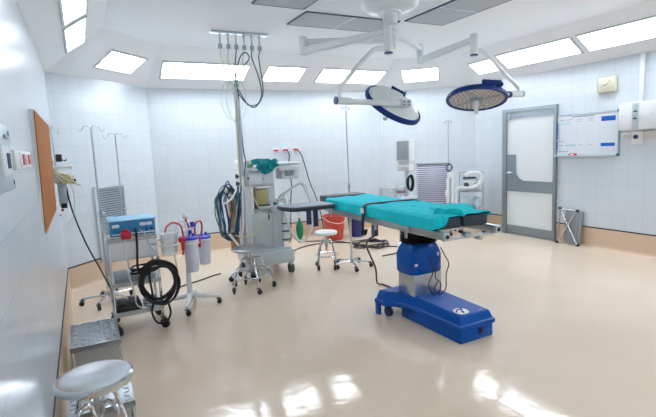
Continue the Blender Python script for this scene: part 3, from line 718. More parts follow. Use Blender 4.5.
# ------------------------------------------------------------------ operating table
TAX = Vector((.046, .999, 0)).normalized(); TLX = Vector((TAX.y, -TAX.x, 0)); TO = Vector((2.93, 2.68, 0))
def T(l, w, z): return TO+TAX*l+TLX*w+Vector((0, 0, z))
TM = frame_mtx(TO, TLX, TAX, (0, 0, 1))     # local x = across, y = along
OT = thing('operating_table', 'operating table with blue base, black bellows column and long padded top', 'operating table', (2.91, 3.2, 0))
BPL = [(2.77, 2.64), (3.15, 2.64), (3.15, 3.18), (3.165, 3.30), (3.21, 3.41), (3.30, 3.48), (3.30, 3.63), (2.62, 3.63), (2.62, 3.48), (2.71, 3.41), (2.755, 3.30), (2.77, 3.18)]
def inset(P, d):
    out = []
    for k in range(len(P)):
        a, b, c = Vector(P[k-1]), Vector(P[k]), Vector(P[(k+1) % len(P)])
        n1 = Vector((-(b-a).y, (b-a).x)).normalized(); n2 = Vector((-(c-b).y, (c-b).x)).normalized()
        out.append(tuple(b+(n1+n2)*d/(1+n1.dot(n2))))
    return out
m = MB(); rings = []
for d, z in ((.010, .105), (.0, .115), (.0, .145), (.006, .152), (.012, .156), (.034, .212), (.044, .220)):
    rings.append([m.bm.verts.new((x, y, z+(.018*max(0, (y-2.64))/.5 if z > .2 and y < 3.14 else .018 if z > .2 else 0))) for x, y in inset(BPL, d)])
for A, B in zip(rings, rings[1:]):
    for j in range(len(A)): m.bm.faces.new((A[j], A[(j+1) % len(A)], B[(j+1) % len(A)], B[j]))
m.bm.faces.new(rings[0][::-1]); f_ = m.bm.faces.new(rings[-1]); bmesh.ops.triangulate(m.bm, faces=[f_])
ba = obj('base', m, 'blue', OT, world=True, sharp=20)
m = MB(); m.box2((2.782, 2.652, .0), (3.138, 3.42, .108), .006); obj('skirt', m, 'blue', ba, world=True)
for x0, x1 in ((2.622, 2.655), (3.265, 3.298)):
    m = MB(); m.box2((x0, 3.57, 0), (x1, 3.628, .11), .006); obj('base_foot', m, 'blue', ba, world=True)
for x in (2.69, 3.23):
    m = MB(); m.rod((x-.02, 3.50, .045), (x+.02, 3.50, .045), .045, seg=22); m.box((x, 3.50, .08), (.025, .05, .06)); obj('base_wheel', m, 'navystrap', ba, world=True)
# emblem and power socket
em = frame_mtx((2.885, 2.755, .2255), (.97, .24, 0), (-.24, .97, .034), (0, -.036, 1))
m = MB(); m.lathe([(0, .004), (.066, .003), (.068, 0)], seg=36, mtx=em @ Matrix.Diagonal((1, .9, 1, 1))); e = obj('emblem', m, 'white', OT, world=True)
m = MB(); m.tube([em @ Vector(p) for p in ((-.05, .005, .005), (-.01, .032, .005), (.04, .022, .005))], .006, 6); m.tube([em @ Vector(p) for p in ((-.02, -.04, .005), (.005, -.008, .005), (.04, .022, .005))], .007, 6); obj('emblem_mark', m, 'navy', e, world=True)
m = MB(); m.box((3.0, 2.648, .07), (.05, .012, .05), 0, .004); so = obj('power_socket', m, 'navystrap', OT, world=True)
m = MB(); m.box((3.0, 2.640, .07), (.022, .006, .022), 0, .002); obj('socket_hole', m, 'black', so, world=True)
# column
m = MB(); m.box((2.955, 3.36, .325), (.32, .24, .25), 0, .012, 3); obj('column', m, 'steel', OT, world=True)
m = MB(); pr = []
for z, a, b in ((.43, .175, .135), (.45, .185, .145), (.60, .185, .145), (.66, .165, .125), (.71, .135, .10)): pr.append((z, a, b))
rings = []
for z, a, b in pr:
    k = []
    for j in range(32):
        t = 2*math.pi*j/32; cx, sx = math.cos(t), math.sin(t)
        k.append(m.bm.verts.new((2.945+a*math.copysign(abs(cx)**.45, cx), 3.36+b*math.copysign(abs(sx)**.45, sx), z)))
    rings.append(k)
for A, B in zip(rings, rings[1:]):
    for j in range(32): m.bm.faces.new((A[j], A[(j+1) % 32], B[(j+1) % 32], B[j]))
m.bm.faces.new(rings[0][::-1]); m.bm.faces.new(rings[-1]); cv = obj('column_cover', m, 'blue', OT, world=True)
for c_, d_ in (((2.80, 3.213, .53), (.03, .008, .02)), ((3.05, 3.213, .60), (.02, .006, .03))):
    m = MB(); m.box(c_, d_); obj('cover_sticker', m, 'white', cv, world=True)
m = MB(); prf = [(0, .70)]
for i in range(5): prf += [(.150, .705+i*.026), (.172, .718+i*.026)]
m.lathe(prf+[(.15, .84), (0, .84)], (2.945, 3.36, 0), 28); obj('bellows', m, 'black', OT, world=True)
# frame and rails
m = MB(); m.box((0, 1.30, .865), (.46, 1.95, .03), mtx=TM); m.box((0, .70, .85), (.40, .5, .05), mtx=TM); obj('top_frame', m, 'steel', OT, world=True)
for sg in (-1, 1):
    r_ = MB(); r_.box((sg*.262, 1.02, .885), (.05, 2.05, .062), 0, .004, mtx=TM); rl = obj('side_rail', r_, 'steel', OT, world=True)
    k = MB(); k.box((sg*.262, -.012, .885), (.055, .03, .07), 0, .006, mtx=TM); e = obj('rail_end', k, 'alu', rl, world=True)
    k = MB(); k.rod(T(-.026, sg*.262, .885), T(-.034, sg*.262, .885), .016); obj('rail_hole', k, 'black', rl, world=True)
    for l in (.45, .95, 1.45):
        k = MB(); k.box((sg*.30, l, .885), (.03, .07, .05), 0, .005, mtx=TM); k.rod(T(l, sg*.31, .86), T(l, sg*.31, .81), .012); obj('rail_clamp', k, 'steel', rl, world=True)
m = MB(); m.rod(T(.03, -.24, .85), T(.03, .24, .85), .012); m.box((-.02, .03, .865), (.06, .05, .05), 0, .008, mtx=TM); m.rod(T(.0, .1, .83), T(.06, .1, .83), .018); obj('cross_bar', m, 'steel', OT, world=True)
# pads
for w in (-.14, .14):
    m = MB(); m.box((w, .47, .960), (.262, .74, .092), 0, .016, 3, TM); obj('leg_pad', m, 'pad', OT, world=True)
m = MB(); m.box((0, 1.45, .962), (.54, 1.18, .085), 0, .02, 3, TM); obj('back_pad', m, 'pad', OT, world=True)
m = MB(); m.box((0, 2.20, .98), (.52, .26, .115), 0, .02, 3, TM); m.rod(T(2.0, -.12, .90), T(2.2, -.12, .90), .012); m.rod(T(2.0, .12, .90), T(2.2, .12, .90), .012); obj('head_pad', m, 'pad', OT, world=True)
# arm board
m = MB()
arp = [(2.13, 4.79), (2.12, 4.66), (2.16, 4.50), (2.22, 4.44), (2.66, 4.42), (2.69, 4.46), (2.69, 4.77), (2.66, 4.80), (2.17, 4.82)]
m.prism(arp, .045, Matrix.Translation((0, 0, .945)), .012, 2); abd = obj('arm_board', m, 'pad', OT, world=True)
m = MB(); m.prism([(x*.96+.096, 4.63+(y-4.63)*.9) for x, y in arp], .004, Matrix.Translation((0, 0, .989))); obj('board_sheet', m, mat('arm_board_top', (120, 132, 146), .35), abd, world=True)
m = MB(); m.box((2.55, 4.60, .93), (.36, .05, .025), 0, .004); m.rod((2.68, 4.60, .93), (2.76, 4.60, .885), .015); m.rod((2.70, 4.60, .92), (2.70, 4.60, .82), .012); obj('board_bracket', m, 'steel', abd, world=True)
for x, zl in ((2.32, .80), (2.40, .77)):
    m = MB(); m.box2((x, 4.43, zl), (x+.055, 4.438, .955)); m.box2((x, 4.43, .945), (x+.055, 4.6, .95)); obj('arm_strap', m, 'navystrap', abd, world=True)
# restraint strap with white buckle
m = MB()
def ribbon(mb, pts, wv, th=.004, hw=.02):
    P = catmull(pts, False, 6); V = []
    for i, p in enumerate(P):
        t = (P[min(i+1, len(P)-1)]-P[max(i-1, 0)]).normalized(); n = Vector(wv[0]).lerp(Vector(wv[1]), i/(len(P)-1)); n = (n-t*n.dot(t)).normalized(); q = t.cross(n)
        V.append([mb.bm.verts.new(p+n*a*hw+q*b*th) for a, b in ((-1, -1), (1, -1), (1, 1), (-1, 1))])
    for A, B in zip(V, V[1:]):
        for j in range(4): mb.bm.faces.new((A[j], A[(j+1) % 4], B[(j+1) % 4], B[j]))
    mb.bm.faces.new(V[0][::-1]); mb.bm.faces.new(V[-1])
ribbon(m, [T(1.14, -.335, .76), T(1.14, -.34, .84), T(1.14, -.33, .92), T(1.15, -.31, 1.0), T(1.16, -.27, 1.034), T(1.17, -.1, 1.036), T(1.15, .1, 1.036), T(1.10, .27, 1.034), T(1.1, .31, .98), T(1.1, .315, .90)], [TAX, TAX], .004, .024)
ribbon(m, [T(1.08, -.34, .80), T(1.09, -.345, .76), T(1.12, -.342, .74), T(1.16, -.338, .78)], [TLX, TLX], .004, .02) 
sp_ = obj('restraint_strap', m, 'black', OT, world=True)
m = MB(); m.box((-.337, 1.145, .975), (.012, .05, .05), 0, .005, mtx=TM); obj('strap_buckle', m, 'whitep', sp_, world=True)
# remote plug and cord hanging under the table
m = MB(); m.box((-.30, .98, .80), (.05, .06, .11), 0, .01, mtx=TM); obj('hand_control', m, 'darkgrey', OT, world=True)

# drape: one cloth over the pads, hanging down the left side
def drape(u, v):
    # u along, v across (0..1 = left hem .. right hem)
    ws = -.285-.098+v*(.098+.57+.03)
    ext = .085*min(1, max(0, (-.15-ws)/.05))
    l1 = 2.05+.015*math.sin(v*15)
    sl = -ext+(l1-.09+ext)*u
    l = .09+max(sl, -.004+.004*math.sin(v*60)); drop = max(0, -sl)
    wr = .004*math.sin(l*19+v*7)+.003*math.sin(l*43+v*17)+.003*math.sin(v*31+l*5)
    if ws < -.285:
        d = -.285-ws
        return T(l, -.288-.012*math.sin(l*17)*d*6-.005*math.sin(l*51)*d*8-.01, 1.014-max(d, drop)+.01*math.sin(l*9)*d*5)
    if ws > .285:
        d = ws-.285; return T(l, .288+.004*math.sin(l*23), 1.014-d)
    e = min(1, (ws+.285)/.03, (.285-ws)/.03, (sl+ext)/.02+.3)
    dip = -.012*math.exp(-((ws-.0)/.02)**2) if l < .8 else 0
    return T(l, ws, 1.014+.008*math.sqrt(max(0, e))+wr*.8+dip-drop)
m = cloth(drape, 90, 60); o = tag(obj('table_drape', m, 'teal'), 'turquoise drape spread over the operating table', 'drape')
md = o.modifiers.new('thick', 'SOLIDIFY'); md.thickness = .006; md.offset = 1
# folded towel lying on the drape
FT = MB()
for k in range(3):
    def fold(u, v, k=k):
        x = (u-.5)*(.36-.02*k); y = (v-.5)*(.24-.015*k)
        z = 1.036+.013*k+.004*math.sin(u*13+k)+.004*math.sin(v*11+2*k)
        e = min(u, 1-u, v, 1-v)
        z -= .010*max(0, 1-e/.08)
        p = T(.26, .05, 0); a = .55
        return (p.x+x*math.cos(a)-y*math.sin(a), p.y+x*math.sin(a)+y*math.cos(a), z)
    mm = cloth(fold, 16, 12)
    g = bmesh.ops.extrude_face_region(mm.bm, geom=mm.bm.faces[:]); bmesh.ops.translate(mm.bm, vec=(0, 0, .011), verts=[x for x in g['geom'] if isinstance(x, bmesh.types.BMVert)])
    tmp = bpy.data.meshes.new('t'); mm.bm.to_mesh(tmp); FT.bm.from_mesh(tmp); bpy.data.meshes.remove(tmp); mm.bm.free()
tag(obj('folded_towel', FT, 'teal2', sharp=60), 'folded turquoise towel lying on the near end of the operating table', 'towel')
# table cords
m = MB(); m.tube([T(.98, -.30, .75), (2.72, 3.9, .62), (2.95, 4.10, .30), (3.10, 4.3, .06), (3.20, 4.32, .012), (3.2, 4.1, .012), (3.12, 3.8, .012), (3.0, 3.68, .06)], .010, 8); obj('control_cord', m, 'cord', OT, world=True)
for k, pts in enumerate(([(2.94, 3.20, .60), (2.96, 3.18, .45), (2.90, 3.17, .35), (2.94, 3.17, .26), (3.02, 3.18, .24), (3.05, 3.18, .33), (2.98, 3.17, .4), (3.0, 3.17, .5), (3.06, 3.19, .58)],
                         [(3.07, 3.20, .66), (3.09, 3.16, .58), (3.14, 3.17, .5), (3.135, 3.2, .40), (3.1, 3.17, .28), (3.02, 3.16, .24), (2.96, 3.16, .30), (3.0, 3.16, .36)])):
    m = MB(); m.tube(pts, .005, 6); tag(obj('thin_wire', m, 'black'), ('thin black wire looped in front of the table column, left one', 'thin black wire bowing out from the right side of the table column')[k], 'wire')

# ------------------------------------------------------------------ bins, coils and floor cords
def bin_(name, label, loc, r, h, m_):
    t = thing(name, label, 'bin', loc)
    m = MB(); m.lathe([(0, 0), (r*.8, 0), (r, h*.93), (r*1.06, h*.94), (r*1.07, h), (r*.98, h), (r*.95, h*.92), (r*.76, .015), (0, .015)], seg=32); obj('tub', m, m_, t)
    m = MB(); m.tube([(-r*1.04, 0, h*.93), (-r*.9, -r*.7, h*.80), (0, -r*1.1, h*.70), (r*.9, -r*.7, h*.80), (r*1.04, 0, h*.93)], .006, 6); obj('bail_handle', m, 'whitep' if m_ == 'redbin' else 'darkgrey', t)
bin_('waste_bin', 'red plastic bin on the floor beyond the head of the operating table', (4.10, 7.12, 0), .19, .43, 'redbin')
bin_('waste_bin', 'navy blue plastic bin standing right of the red bin', (4.56, 7.12, 0), .16, .42, 'bluebin')
m = MB(); pts = []
for j in range(60):
    a = 2*math.pi*j/14; k = j/60
    pts.append((4.28+(.26+.05*math.sin(j*1.1))*math.cos(a), 6.25+(.26+.06*math.sin(j*.7))*math.sin(a), .012+.045*k+.008*math.sin(j*2.3)))
m.tube(pts, .009, 7, n=4); tag(obj('cable_coil', m, 'cord'), 'loose coil of black cable on the floor under the table, behind its column', 'cable')
PD = thing('foot_switch', 'black foot switch lying in the cable coil on the floor', 'foot switch', (4.33, 6.27, .06))
m = MB(); m.box((0, 0, .02), (.15, .10, .035), .3, .01); obj('housing', m, 'black', PD)
m = MB(); m.box((0, -.01, .042), (.11, .06, .015), .3, .005); obj('pedal', m, 'darkgrey', PD)
m = MB(); m.tube([(4.33, 6.27, .1), (4.30, 6.22, .25), (4.26, 6.15, .4), (4.2, 6.1, .55), (4.15, 6.05, .72)], .007, 6); tag(obj('foot_switch_lead', m, 'cord'), 'thin dark lead rising from the foot switch towards the table top', 'cord')
for k, (pts, lb) in enumerate((([(1.13, 5.67, .008), (1.28, 5.78, .008), (1.45, 5.86, .008), (1.65, 5.98, .008), (1.76, 6.02, .008)], 'black cord across the floor right of the suction stand'),
              ([(3.45, 7.25, .008), (3.8, 7.1, .008), (4.05, 6.8, .008), (4.12, 6.5, .008), (4.22, 6.2, .008), (4.6, 5.8, .008), (4.3, 5.55, .008), (4.0, 5.5, .008)], 'dark cord snaking over the floor past the red bin'),
              ([(2.75, 6.2, .008), (3.2, 6.75, .008), (3.7, 6.9, .008), (4.1, 6.65, .008), (4.2, 6.45, .012)], 'dark cord on the floor from the machine towards the cable coil'))):
    m = MB(); m.tube(pts, .009, 6); tag(obj('floor_cord', m, 'cord'), lb, 'cord')

# ------------------------------------------------------------------ monitor trolley behind the table
MT = thing('monitor_trolley', 'grey monitor on a column with a side shelf behind the operating table', 'monitor', (4.68, 5.80, 0), 0)
hm = Matrix.Translation((.01, 0, 0)) @ Matrix.Rotation(-1.05, 4, 'Z')
m = MB(); m.box((0, 0, 1.505), (.22, .25, .33), 0, .015, mtx=hm); hd = obj('monitor', m, 'white', MT)
m = MB(); m.box((0, -.128, 1.51), (.18, .006, .28), 0, .002, mtx=hm); obj('screen', m, 'screen', hd)
m = MB(); m.box((.0, 0, 1.32), (.17, .18, .03), 0, .006, mtx=hm); m.box((0, -.02, 1.25), (.20, .20, .10), 0, .015, mtx=hm); m.box((.0, -.14, 1.27), (.16, .03, .04), 0, .008, mtx=hm); obj('module_tray', m, 'white', MT)
m = MB(); m.rod((.02, 0, .08), (.02, 0, 1.24), .035); m.box((.10, -.02, 1.22), (.10, .06, .06), 0, .01); m.box((.12, -.03, .98), (.08, .04, .04), 0, .008); obj('column', m, 'grey', MT)
m = MB(); m.box((-.17, 0, .79), (.55, .30, .025), 0, .008); obj('side_shelf', m, 'grey', MT)
m = MB(); m.lathe([(0, 0), (.17, 0), (.175, .02), (.15, .05), (.05, .08), (0, .08)], (.02, 0, 0), 32); obj('base', m, 'grey', MT)
m = MB()
for k in range(5): m.tube([(4.70+.05*math.cos(t*.6)+.004*k, 5.735-.006*k, 1.01+(.10+.006*k)*math.sin(t*.6)) for t in range(11)], .010, 6, closed=True, n=3)
tag(obj('lead_coil', m, 'black'), 'black coil of lead hung on the monitor column', 'coil')
for k, (x, r) in enumerate(((4.30, .13), (4.53, .085))):
    t = thing('clear_jar', ('wide clear plastic jar beyond the table edge, left of the narrow one', 'narrow clear plastic jar with a reddish band beside the monitor column')[k], 'jar', (x, 5.74, .803), group='clear jars behind the table')
    m = MB(); m.lathe([(0, 0), (r*.95, 0), (r, .02), (r, .14), (r*.93, .155), (r*.93, .15), (r*.96, .13), (r*.96, .025), (0, .01)], seg=28); obj('jar', m, 'clear', t)
    m = MB(); m.lathe([(0, .155), (r*1.03, .155), (r*1.03, .168), (r*.6, .175), (0, .175)], seg=28); obj('lid', m, 'clear', t)
    if k == 1:
        m = MB(); m.ring((0, -.0, .08), r*1.03, .006, 'Z', 28, 6); m.ring((0, 0, .10), r*1.03, .005); obj('band', m, mat('maroon_band', (120, 60, 80), .5), t)

# ------------------------------------------------------------------ warming unit trolley by the right rear corner
TR = thing('equipment_trolley', 'chrome trolley with two shelves left of the door, in the right rear corner', 'trolley', (6.33, 6.08, 0), R(-45))
m = MB()
for x in (-.20, .20):
    for y in (-.15, .15): m.rod((x, y, .09), (x, y, .76 if y < 0 else 1.06), .011)
m.tube([(-.20, .15, 1.06), (.20, .15, 1.06)], .011, 8, smooth=False)
for y in (-.15, .15): m.rod((-.2, y, .2), (.2, y, .2), .009)
obj('frame', m, 'chrome', TR)
for z in (.735, .40):
    m = MB(); m.box((0, 0, z), (.42, .32, .018), 0, .004); m.box((0, -.155, z+.012), (.42, .01, .03)); obj('shelf', m, 'steel', TR)
for x in (-.20, .20):
    for y in (-.15, .15): castor(TR, x, y, .035, ang=.3)
WU = thing('warming_unit', 'white warming unit with a control dial on the corner trolley', 'medical machine', (6.33, 6.08, .745), R(-45))
m = MB(); m.box((.02, .02, .085), (.30, .22, .17), 0, .02, 3); m.box((.0, .02, .19), (.26, .2, .04), 0, .015); obj('body', m, 'white', WU)
m = MB(); m.box((-.03, -.06, .225), (.20, .05, .035), .0, .01); m.box((-.02, .02, .215), (.24, .12, .02), 0, .006); obj('handle', m, 'purple', WU)
m = MB(); m.rod((-.08, -.09, .10), (-.08, -.115, .10), .045, seg=24); obj('dial', m, 'darkgrey', WU)
m = MB(); m.box((.10, -.092, .13), (.09, .004, .02)); obj('label_strip', m, 'midgrey', WU)
q = Matrix.Translation((6.33, 6.08, .745)) @ Matrix.Rotation(R(-45), 4, 'Z')
m = corr([q @ Vector(p) for p in ((-.03, -.16, .055), (.02, -.17, .06), (.10, -.17, .09), (.17, -.15, .18), (.16, -.11, .28), (.06, -.09, .315), (-.06, -.10, .30), (-.10, -.115, .262))], .036)
tag(obj('air_hose', m, 'hosewhite'), 'white corrugated air hose arching over the warming unit', 'hose')
m = corr([q @ Vector(p) for p in ((-.02, -.19, .055), (-.10, -.20, .06), (-.19, -.21, .07), (-.25, -.21, .03), (-.265, -.21, -.08), (-.265, -.21, -.25), (-.26, -.21, -.38))], .03)
tag(obj('air_hose', m, 'hosewhite'), 'white corrugated air hose hanging down the left side of the corner trolley', 'hose')
def lump(c, r, sc, m_, label, name='plastic_bag', cat='bag'):
    mb = MB(); mb.ball((0, 0, 0), r, sc, 20)
    for v in mb.bm.verts:
        v.co *= 1+.10*math.sin(v.co.x*47+v.co.z*31)+.07*math.sin(v.co.y*63+v.co.x*23)+random.uniform(-.04, .04)
    bmesh.ops.translate(mb.bm, vec=c, verts=mb.bm.verts)
    return tag(obj(name, mb, m_), label, cat)
lump(q @ Vector((-.09, -.02, -.22)), .115, (.85, .9, 1.0), 'bag', 'clear plastic bag on the lower trolley shelf, left of the two')
lump(q @ Vector((.10, -.02, -.225)), .11, (.85, .9, 1.0), 'bag', 'clear bluish plastic bag on the lower trolley shelf, right of the two')

# ------------------------------------------------------------------ door in the right wall
mt, Ln = WALLS['right']     # local x = y+1, local y points into the room
dm = mt @ Matrix.Translation((4.66-Y0, 0, 0))
DR = bpy.data.objects.new('door_1', None); COL.objects.link(DR); DR.matrix_basis = dm; DR['kind'] = 'structure'
tag(DR, 'white hinged door with grey steel frame and kick plates in the right wall', 'door')
Wd, Hd = 1.02, 2.10
m = MB()
m.box2((0, 0, 0), (.045, .05, Hd)); m.box2((Wd-.085, 0, 0), (Wd, .05, Hd)); m.box2((.045, 0, Hd-.055), (Wd-.085, .05, Hd))
struct('door_frame', m, 'doorsteel', DR)
m = MB(); m.box2((.045, .0, 0.012), (Wd-.085, .020, Hd-.055)); lf_ = struct('door_leaf', m, 'white', DR)
m = MB(); m.box2((.06, .03, Hd-.14), (Wd-.13, .036, Hd-.065)); struct('top_rail', m, 'doorsteel', DR)
m = MB(); m.box2((Wd-.17, .03, Hd-.17), (Wd-.09, .05, Hd-.07), .004); struct('door_closer', m, 'midgrey', DR)
m = MB(); m.box2((.055, .03, .012), (Wd-.085, .034, .155)); struct('kick_plate', m, 'doorsteel', DR)
# push plate: band across the middle that sweeps up into a vertical plate at the handle side
x1 = Wd-.085; poly = [(.055, .74), (x1, .74), (x1, 1.35), (x1-.185, 1.35), (x1-.185, 1.10)]
for k in range(9):
    a = math.pi*k/16
    poly.append((x1-.185-.20*(1-math.cos(a)), 1.10-.18*math.sin(a)))
poly += [(.055, .92)]
m = MB(); m.prism(poly, .005, frame_mtx((0, .03, 0), (1, 0, 0), (0, 0, 1), (0, -1, 0)) @ Matrix.Translation((0, 0, -.005)))
struct('push_plate', m, 'doorsteel', DR)
m = MB(); m.rod((x1-.05, .035, 1.05), (x1-.05, .085, 1.05), .014); m.rod((x1-.05, .08, 1.05), (x1-.16, .08, 1.05), .012); m.lathe([(0, .045), (.03, .042), (.032, .034)], (0, 0, 0), 20, frame_mtx((x1-.05, 0, 1.05), (1, 0, 0), (0, 0, 1), (0, 1, 0))); struct('door_handle', m, 'chrome', DR)

# ------------------------------------------------------------------ schedule board
def onwall(wall, x, z): return WALLS[wall][0] @ Matrix.Translation((x, 0, z))
BD = thing('schedule_board', 'large white schedule board with blue headings right of the door', 'whiteboard', mtx=onwall('right', 3.74-Y0, 1.325))
bw, bh = .97, .615
m = MB()
for a, b in (((0, 0), (bw, .018)), ((0, bh-.018), (bw, bh)), ((0, 0), (.018, bh)), ((bw-.018, 0), (bw, bh))): m.box2((a[0], 0, a[1]), (b[0], .03, b[1]))
obj('frame', m, 'alu', BD)
m = MB()
for x in (.012, bw-.012):
    for z in (.012, bh-.012): m.box((x, .016, z), (.034, .036, .034), 0, .006)
obj('corner_cap', m, 'tealplug', BD)
m = MB(); m.box2((.02, .02, -.012), (bw-.0, .07, .004), .003); obj('tray', m, 'alu', BD)
def strip(mb, u0, u1, v0, v1, y=.0235):   # u from the viewer's left, v from the top
    mb.box2((bw-u1, y-.002, bh-v1), (bw-u0, y, bh-v0))
for q_, hm_ in (((.725, .92, .075, .14), 'boardblue'), ((.725, .92, .44, .485), 'boardblue'), ((.028, .062, .115, .37), 'boardblue'), ((.028, .062, .405, .525), 'boardblue'), ((.19, .35, .45, .475), 'boardaqua'), ((.10, .26, .135, .15), 'boardaqua')):
    m = MB(); strip(m, *q_); obj('heading', m, hm_, BD)
m = MB()
for k in range(7): strip(m, .07, .92, .17+k*.035, .171+k*.035, .0228)
for u in (.07, .2, .36, .52, .7): strip(m, u, u+.0015, .06, .54, .0228)
for k in range(3): strip(m, .07, .92, .50+k*.02, .501+k*.02, .0228)
obj('ruled_lines', m, 'boardlav', BD)
m = MB(); m.box((bw/2, .012, bh/2), (bw-.02, .018, bh-.02)); nf = len(m.bm.faces); random.seed(3)
def words(u, v, n, h, lo, hi, gap):
    for _ in range(n):
        w = random.uniform(lo, hi); strip(m, u, u+w, v, v+h, .0238); u += w+gap
words(.29, .045, 12, .014, .012, .03, .008)
for u in (.09, .21, .37, .54): words(u, .085, 3, .008, .012, .03, .008)
for u in (.21, .37, .55): words(u, .115, 2, .007, .012, .03, .008)
words(.07, .395, 4, .009, .01, .02, .006)
for u in (.09, .41, .56): words(u, .455, 2, .009, .012, .03, .008)
words(.06, .545, 8, .012, .01, .02, .008)
for k in range(7): words(.065, .16+k*.035, 1, .008, .015, .03, 0)
obj('panel', m, 'boardface', BD, pattern=('boardtxt', nf))
ER = thing('board_eraser', 'red board eraser lying on the tray of the schedule board', 'eraser', mtx=onwall('right', 4.385-Y0, 1.329))
m = MB(); m.box((0, .045, .016), (.11, .035, .032), 0, .006); obj('body', m, 'red', ER)
m = MB(); m.box((0, .063, .016), (.05, .004, .016)); obj('label_patch', m, 'whitep', ER)

# clock
CK = thing('wall_clock', 'square cream wall clock above the schedule board', 'clock', mtx=onwall('right', 3.92-Y0, 2.28))
m = MB(); m.box((0, .022, 0), (.26, .044, .225), 0, .03, 4); obj('case', m, 'cream', CK)
m = MB(); m.box((0, .046, 0), (.215, .006, .18), 0, .004); obj('dial', m, 'creamface', CK)
m = MB()
for k in range(12):
    a = k*math.pi/6; m.box((.08*math.sin(a), .0495, .068*math.cos(a)), (.006, .003, .012 if k % 3 else .018))
obj('hour_marks', m, 'midgrey', CK)
def hand(ang, L, w):     # clockwise angle seen from the room; local x runs to the viewer's left
    mb = MB(); d = Vector((-math.sin(ang), 0, math.cos(ang))); mb.tube([Vector((0, .052, 0))-d*.012, Vector((0, .052, 0))+d*L], w, 6, smooth=False); return mb
obj('minute_hand', hand(R(48), .078, .003), 'darkgrey', CK); obj('hour_hand', hand(R(262), .052, .004), 'darkgrey', CK)

# white wall box with switch strip, conduit, trunking, socket
WB = thing('control_box', 'wide white wall box with a grey switch strip at the right edge', 'control box', mtx=onwall('right', 3.19-Y0, 1.655))
m = MB(); m.box((.26, .05, .175), (.52, .10, .35), 0, .01); obj('case', m, 'whitep', WB)
m = MB(); m.box((.305, .103, .175), (.085, .008, .33), 0, .003); sw = obj('switch_strip', m, mat('strip_grey', (190, 204, 210), .45), WB)
m = MB()
for z in (.235, .145): m.box((.305, .110, z), (.045, .010, .018), 0, .002)
obj('switch', m, 'darkgrey', sw)
m = MB()
for z in (.26, .17, .31): m.box((.305, .1085, z), (.03, .003, .006))
obj('switch_legend', m, 'midgrey', sw)
m = MB()
for x, z in ((.47, .18), (.1, .19)): m.rod((x, .098, z), (x, .103, z), .006)
obj('screw', m, 'midgrey', WB)
m = MB(); mt_ = onwall('right', 3.475-Y0, 2.0); m.box((0, .018, .31), (.055, .036, .62), 0, .004, mtx=mt_); tag(obj('conduit', m, 'whitep'), 'white vertical conduit running from the wall box up to the ceiling', 'conduit')
m = MB(); mt_ = onwall('right', 3.2-Y0, 1.555); m.box((.12, .012, .035), (.26, .024, .075), 0, .004, mtx=mt_); tag(obj('trunking', m, 'trunk'), 'beige cable trunking under the wall box, right of the socket', 'trunking')
m = MB(); mt_ = onwall('right', 3.59-Y0, 1.555); m.box((.06, .012, .03), (.13, .024, .065), 0, .004, mtx=mt_); tt = tag(obj('trunking', m, 'trunk'), 'short beige trunking with a dot between board and socket', 'trunking')
m = MB(); m.rod(mt_ @ Vector((.07, .024, .03)), mt_ @ Vector((.07, .027, .03)), .006); obj('screw', m, 'darkgrey', tt)
SK = thing('wall_socket', 'small white wall socket with a dark round knob under the wall box', 'socket', mtx=onwall('right', 3.50-Y0, 1.555))
m = MB(); m.box((0, .02, 0), (.14, .04, .17), 0, .008); obj('plate', m, 'whitep', SK)
m = MB(); m.rod((.01, .04, .01), (.01, .06, .01), .026, seg=22); obj('knob', m, 'navystrap', SK)

# folded step leaning on the right wall
FS = thing('folding_step', 'folded tread plate step leaning on the wall right of the door', 'step', mtx=frame_mtx((6.52, 4.39, 0), (0, -1, .0), (-.12, 0, -.02), (.0, 0, 1)))
FS.matrix_basis = Matrix.Translation((6.61, 4.39, 0)) @ Matrix.Rotation(R(90), 4, 'Z') @ Matrix.Rotation(R(6), 4, 'X')
# local x = along the wall (towards +y), local -y faces... the room side is +y after the turn
m = MB(); m.box((-.05, 0, .27), (.27, .02, .49), 0, .004); nf = len(m.bm.faces); k = m
for i in range(5):
    for j in range(10): k.box((-.155+i*.052, .011, .06+j*.046), (.010, .004, .03), 0, .001, 1, None)
obj('tread', m, 'tread', FS, pattern=('midgrey', nf))
for a, b in (((.165, .53), (-.155, .02)), ((-.10, .51), (.15, .05))):
    l = MB(); l.rod((a[0], .026, a[1]), (b[0], .034, b[1]), .010); obj('leg', l, 'chrome', FS)
l = MB(); l.rod((.165, .02, .03), (.165, .02, .53), .009); l.rod((.165, .02, .53), (-.11, .02, .515), .008); obj('frame', l, 'chrome', FS)
for x, z in ((.17, .535), (-.11, .52), (.175, .018), (-.16, .018)):
    l = MB(); l.rod((x-.02, .026, z), (x+.02, .026, z), .017); obj('rubber_foot', l, 'black', FS)

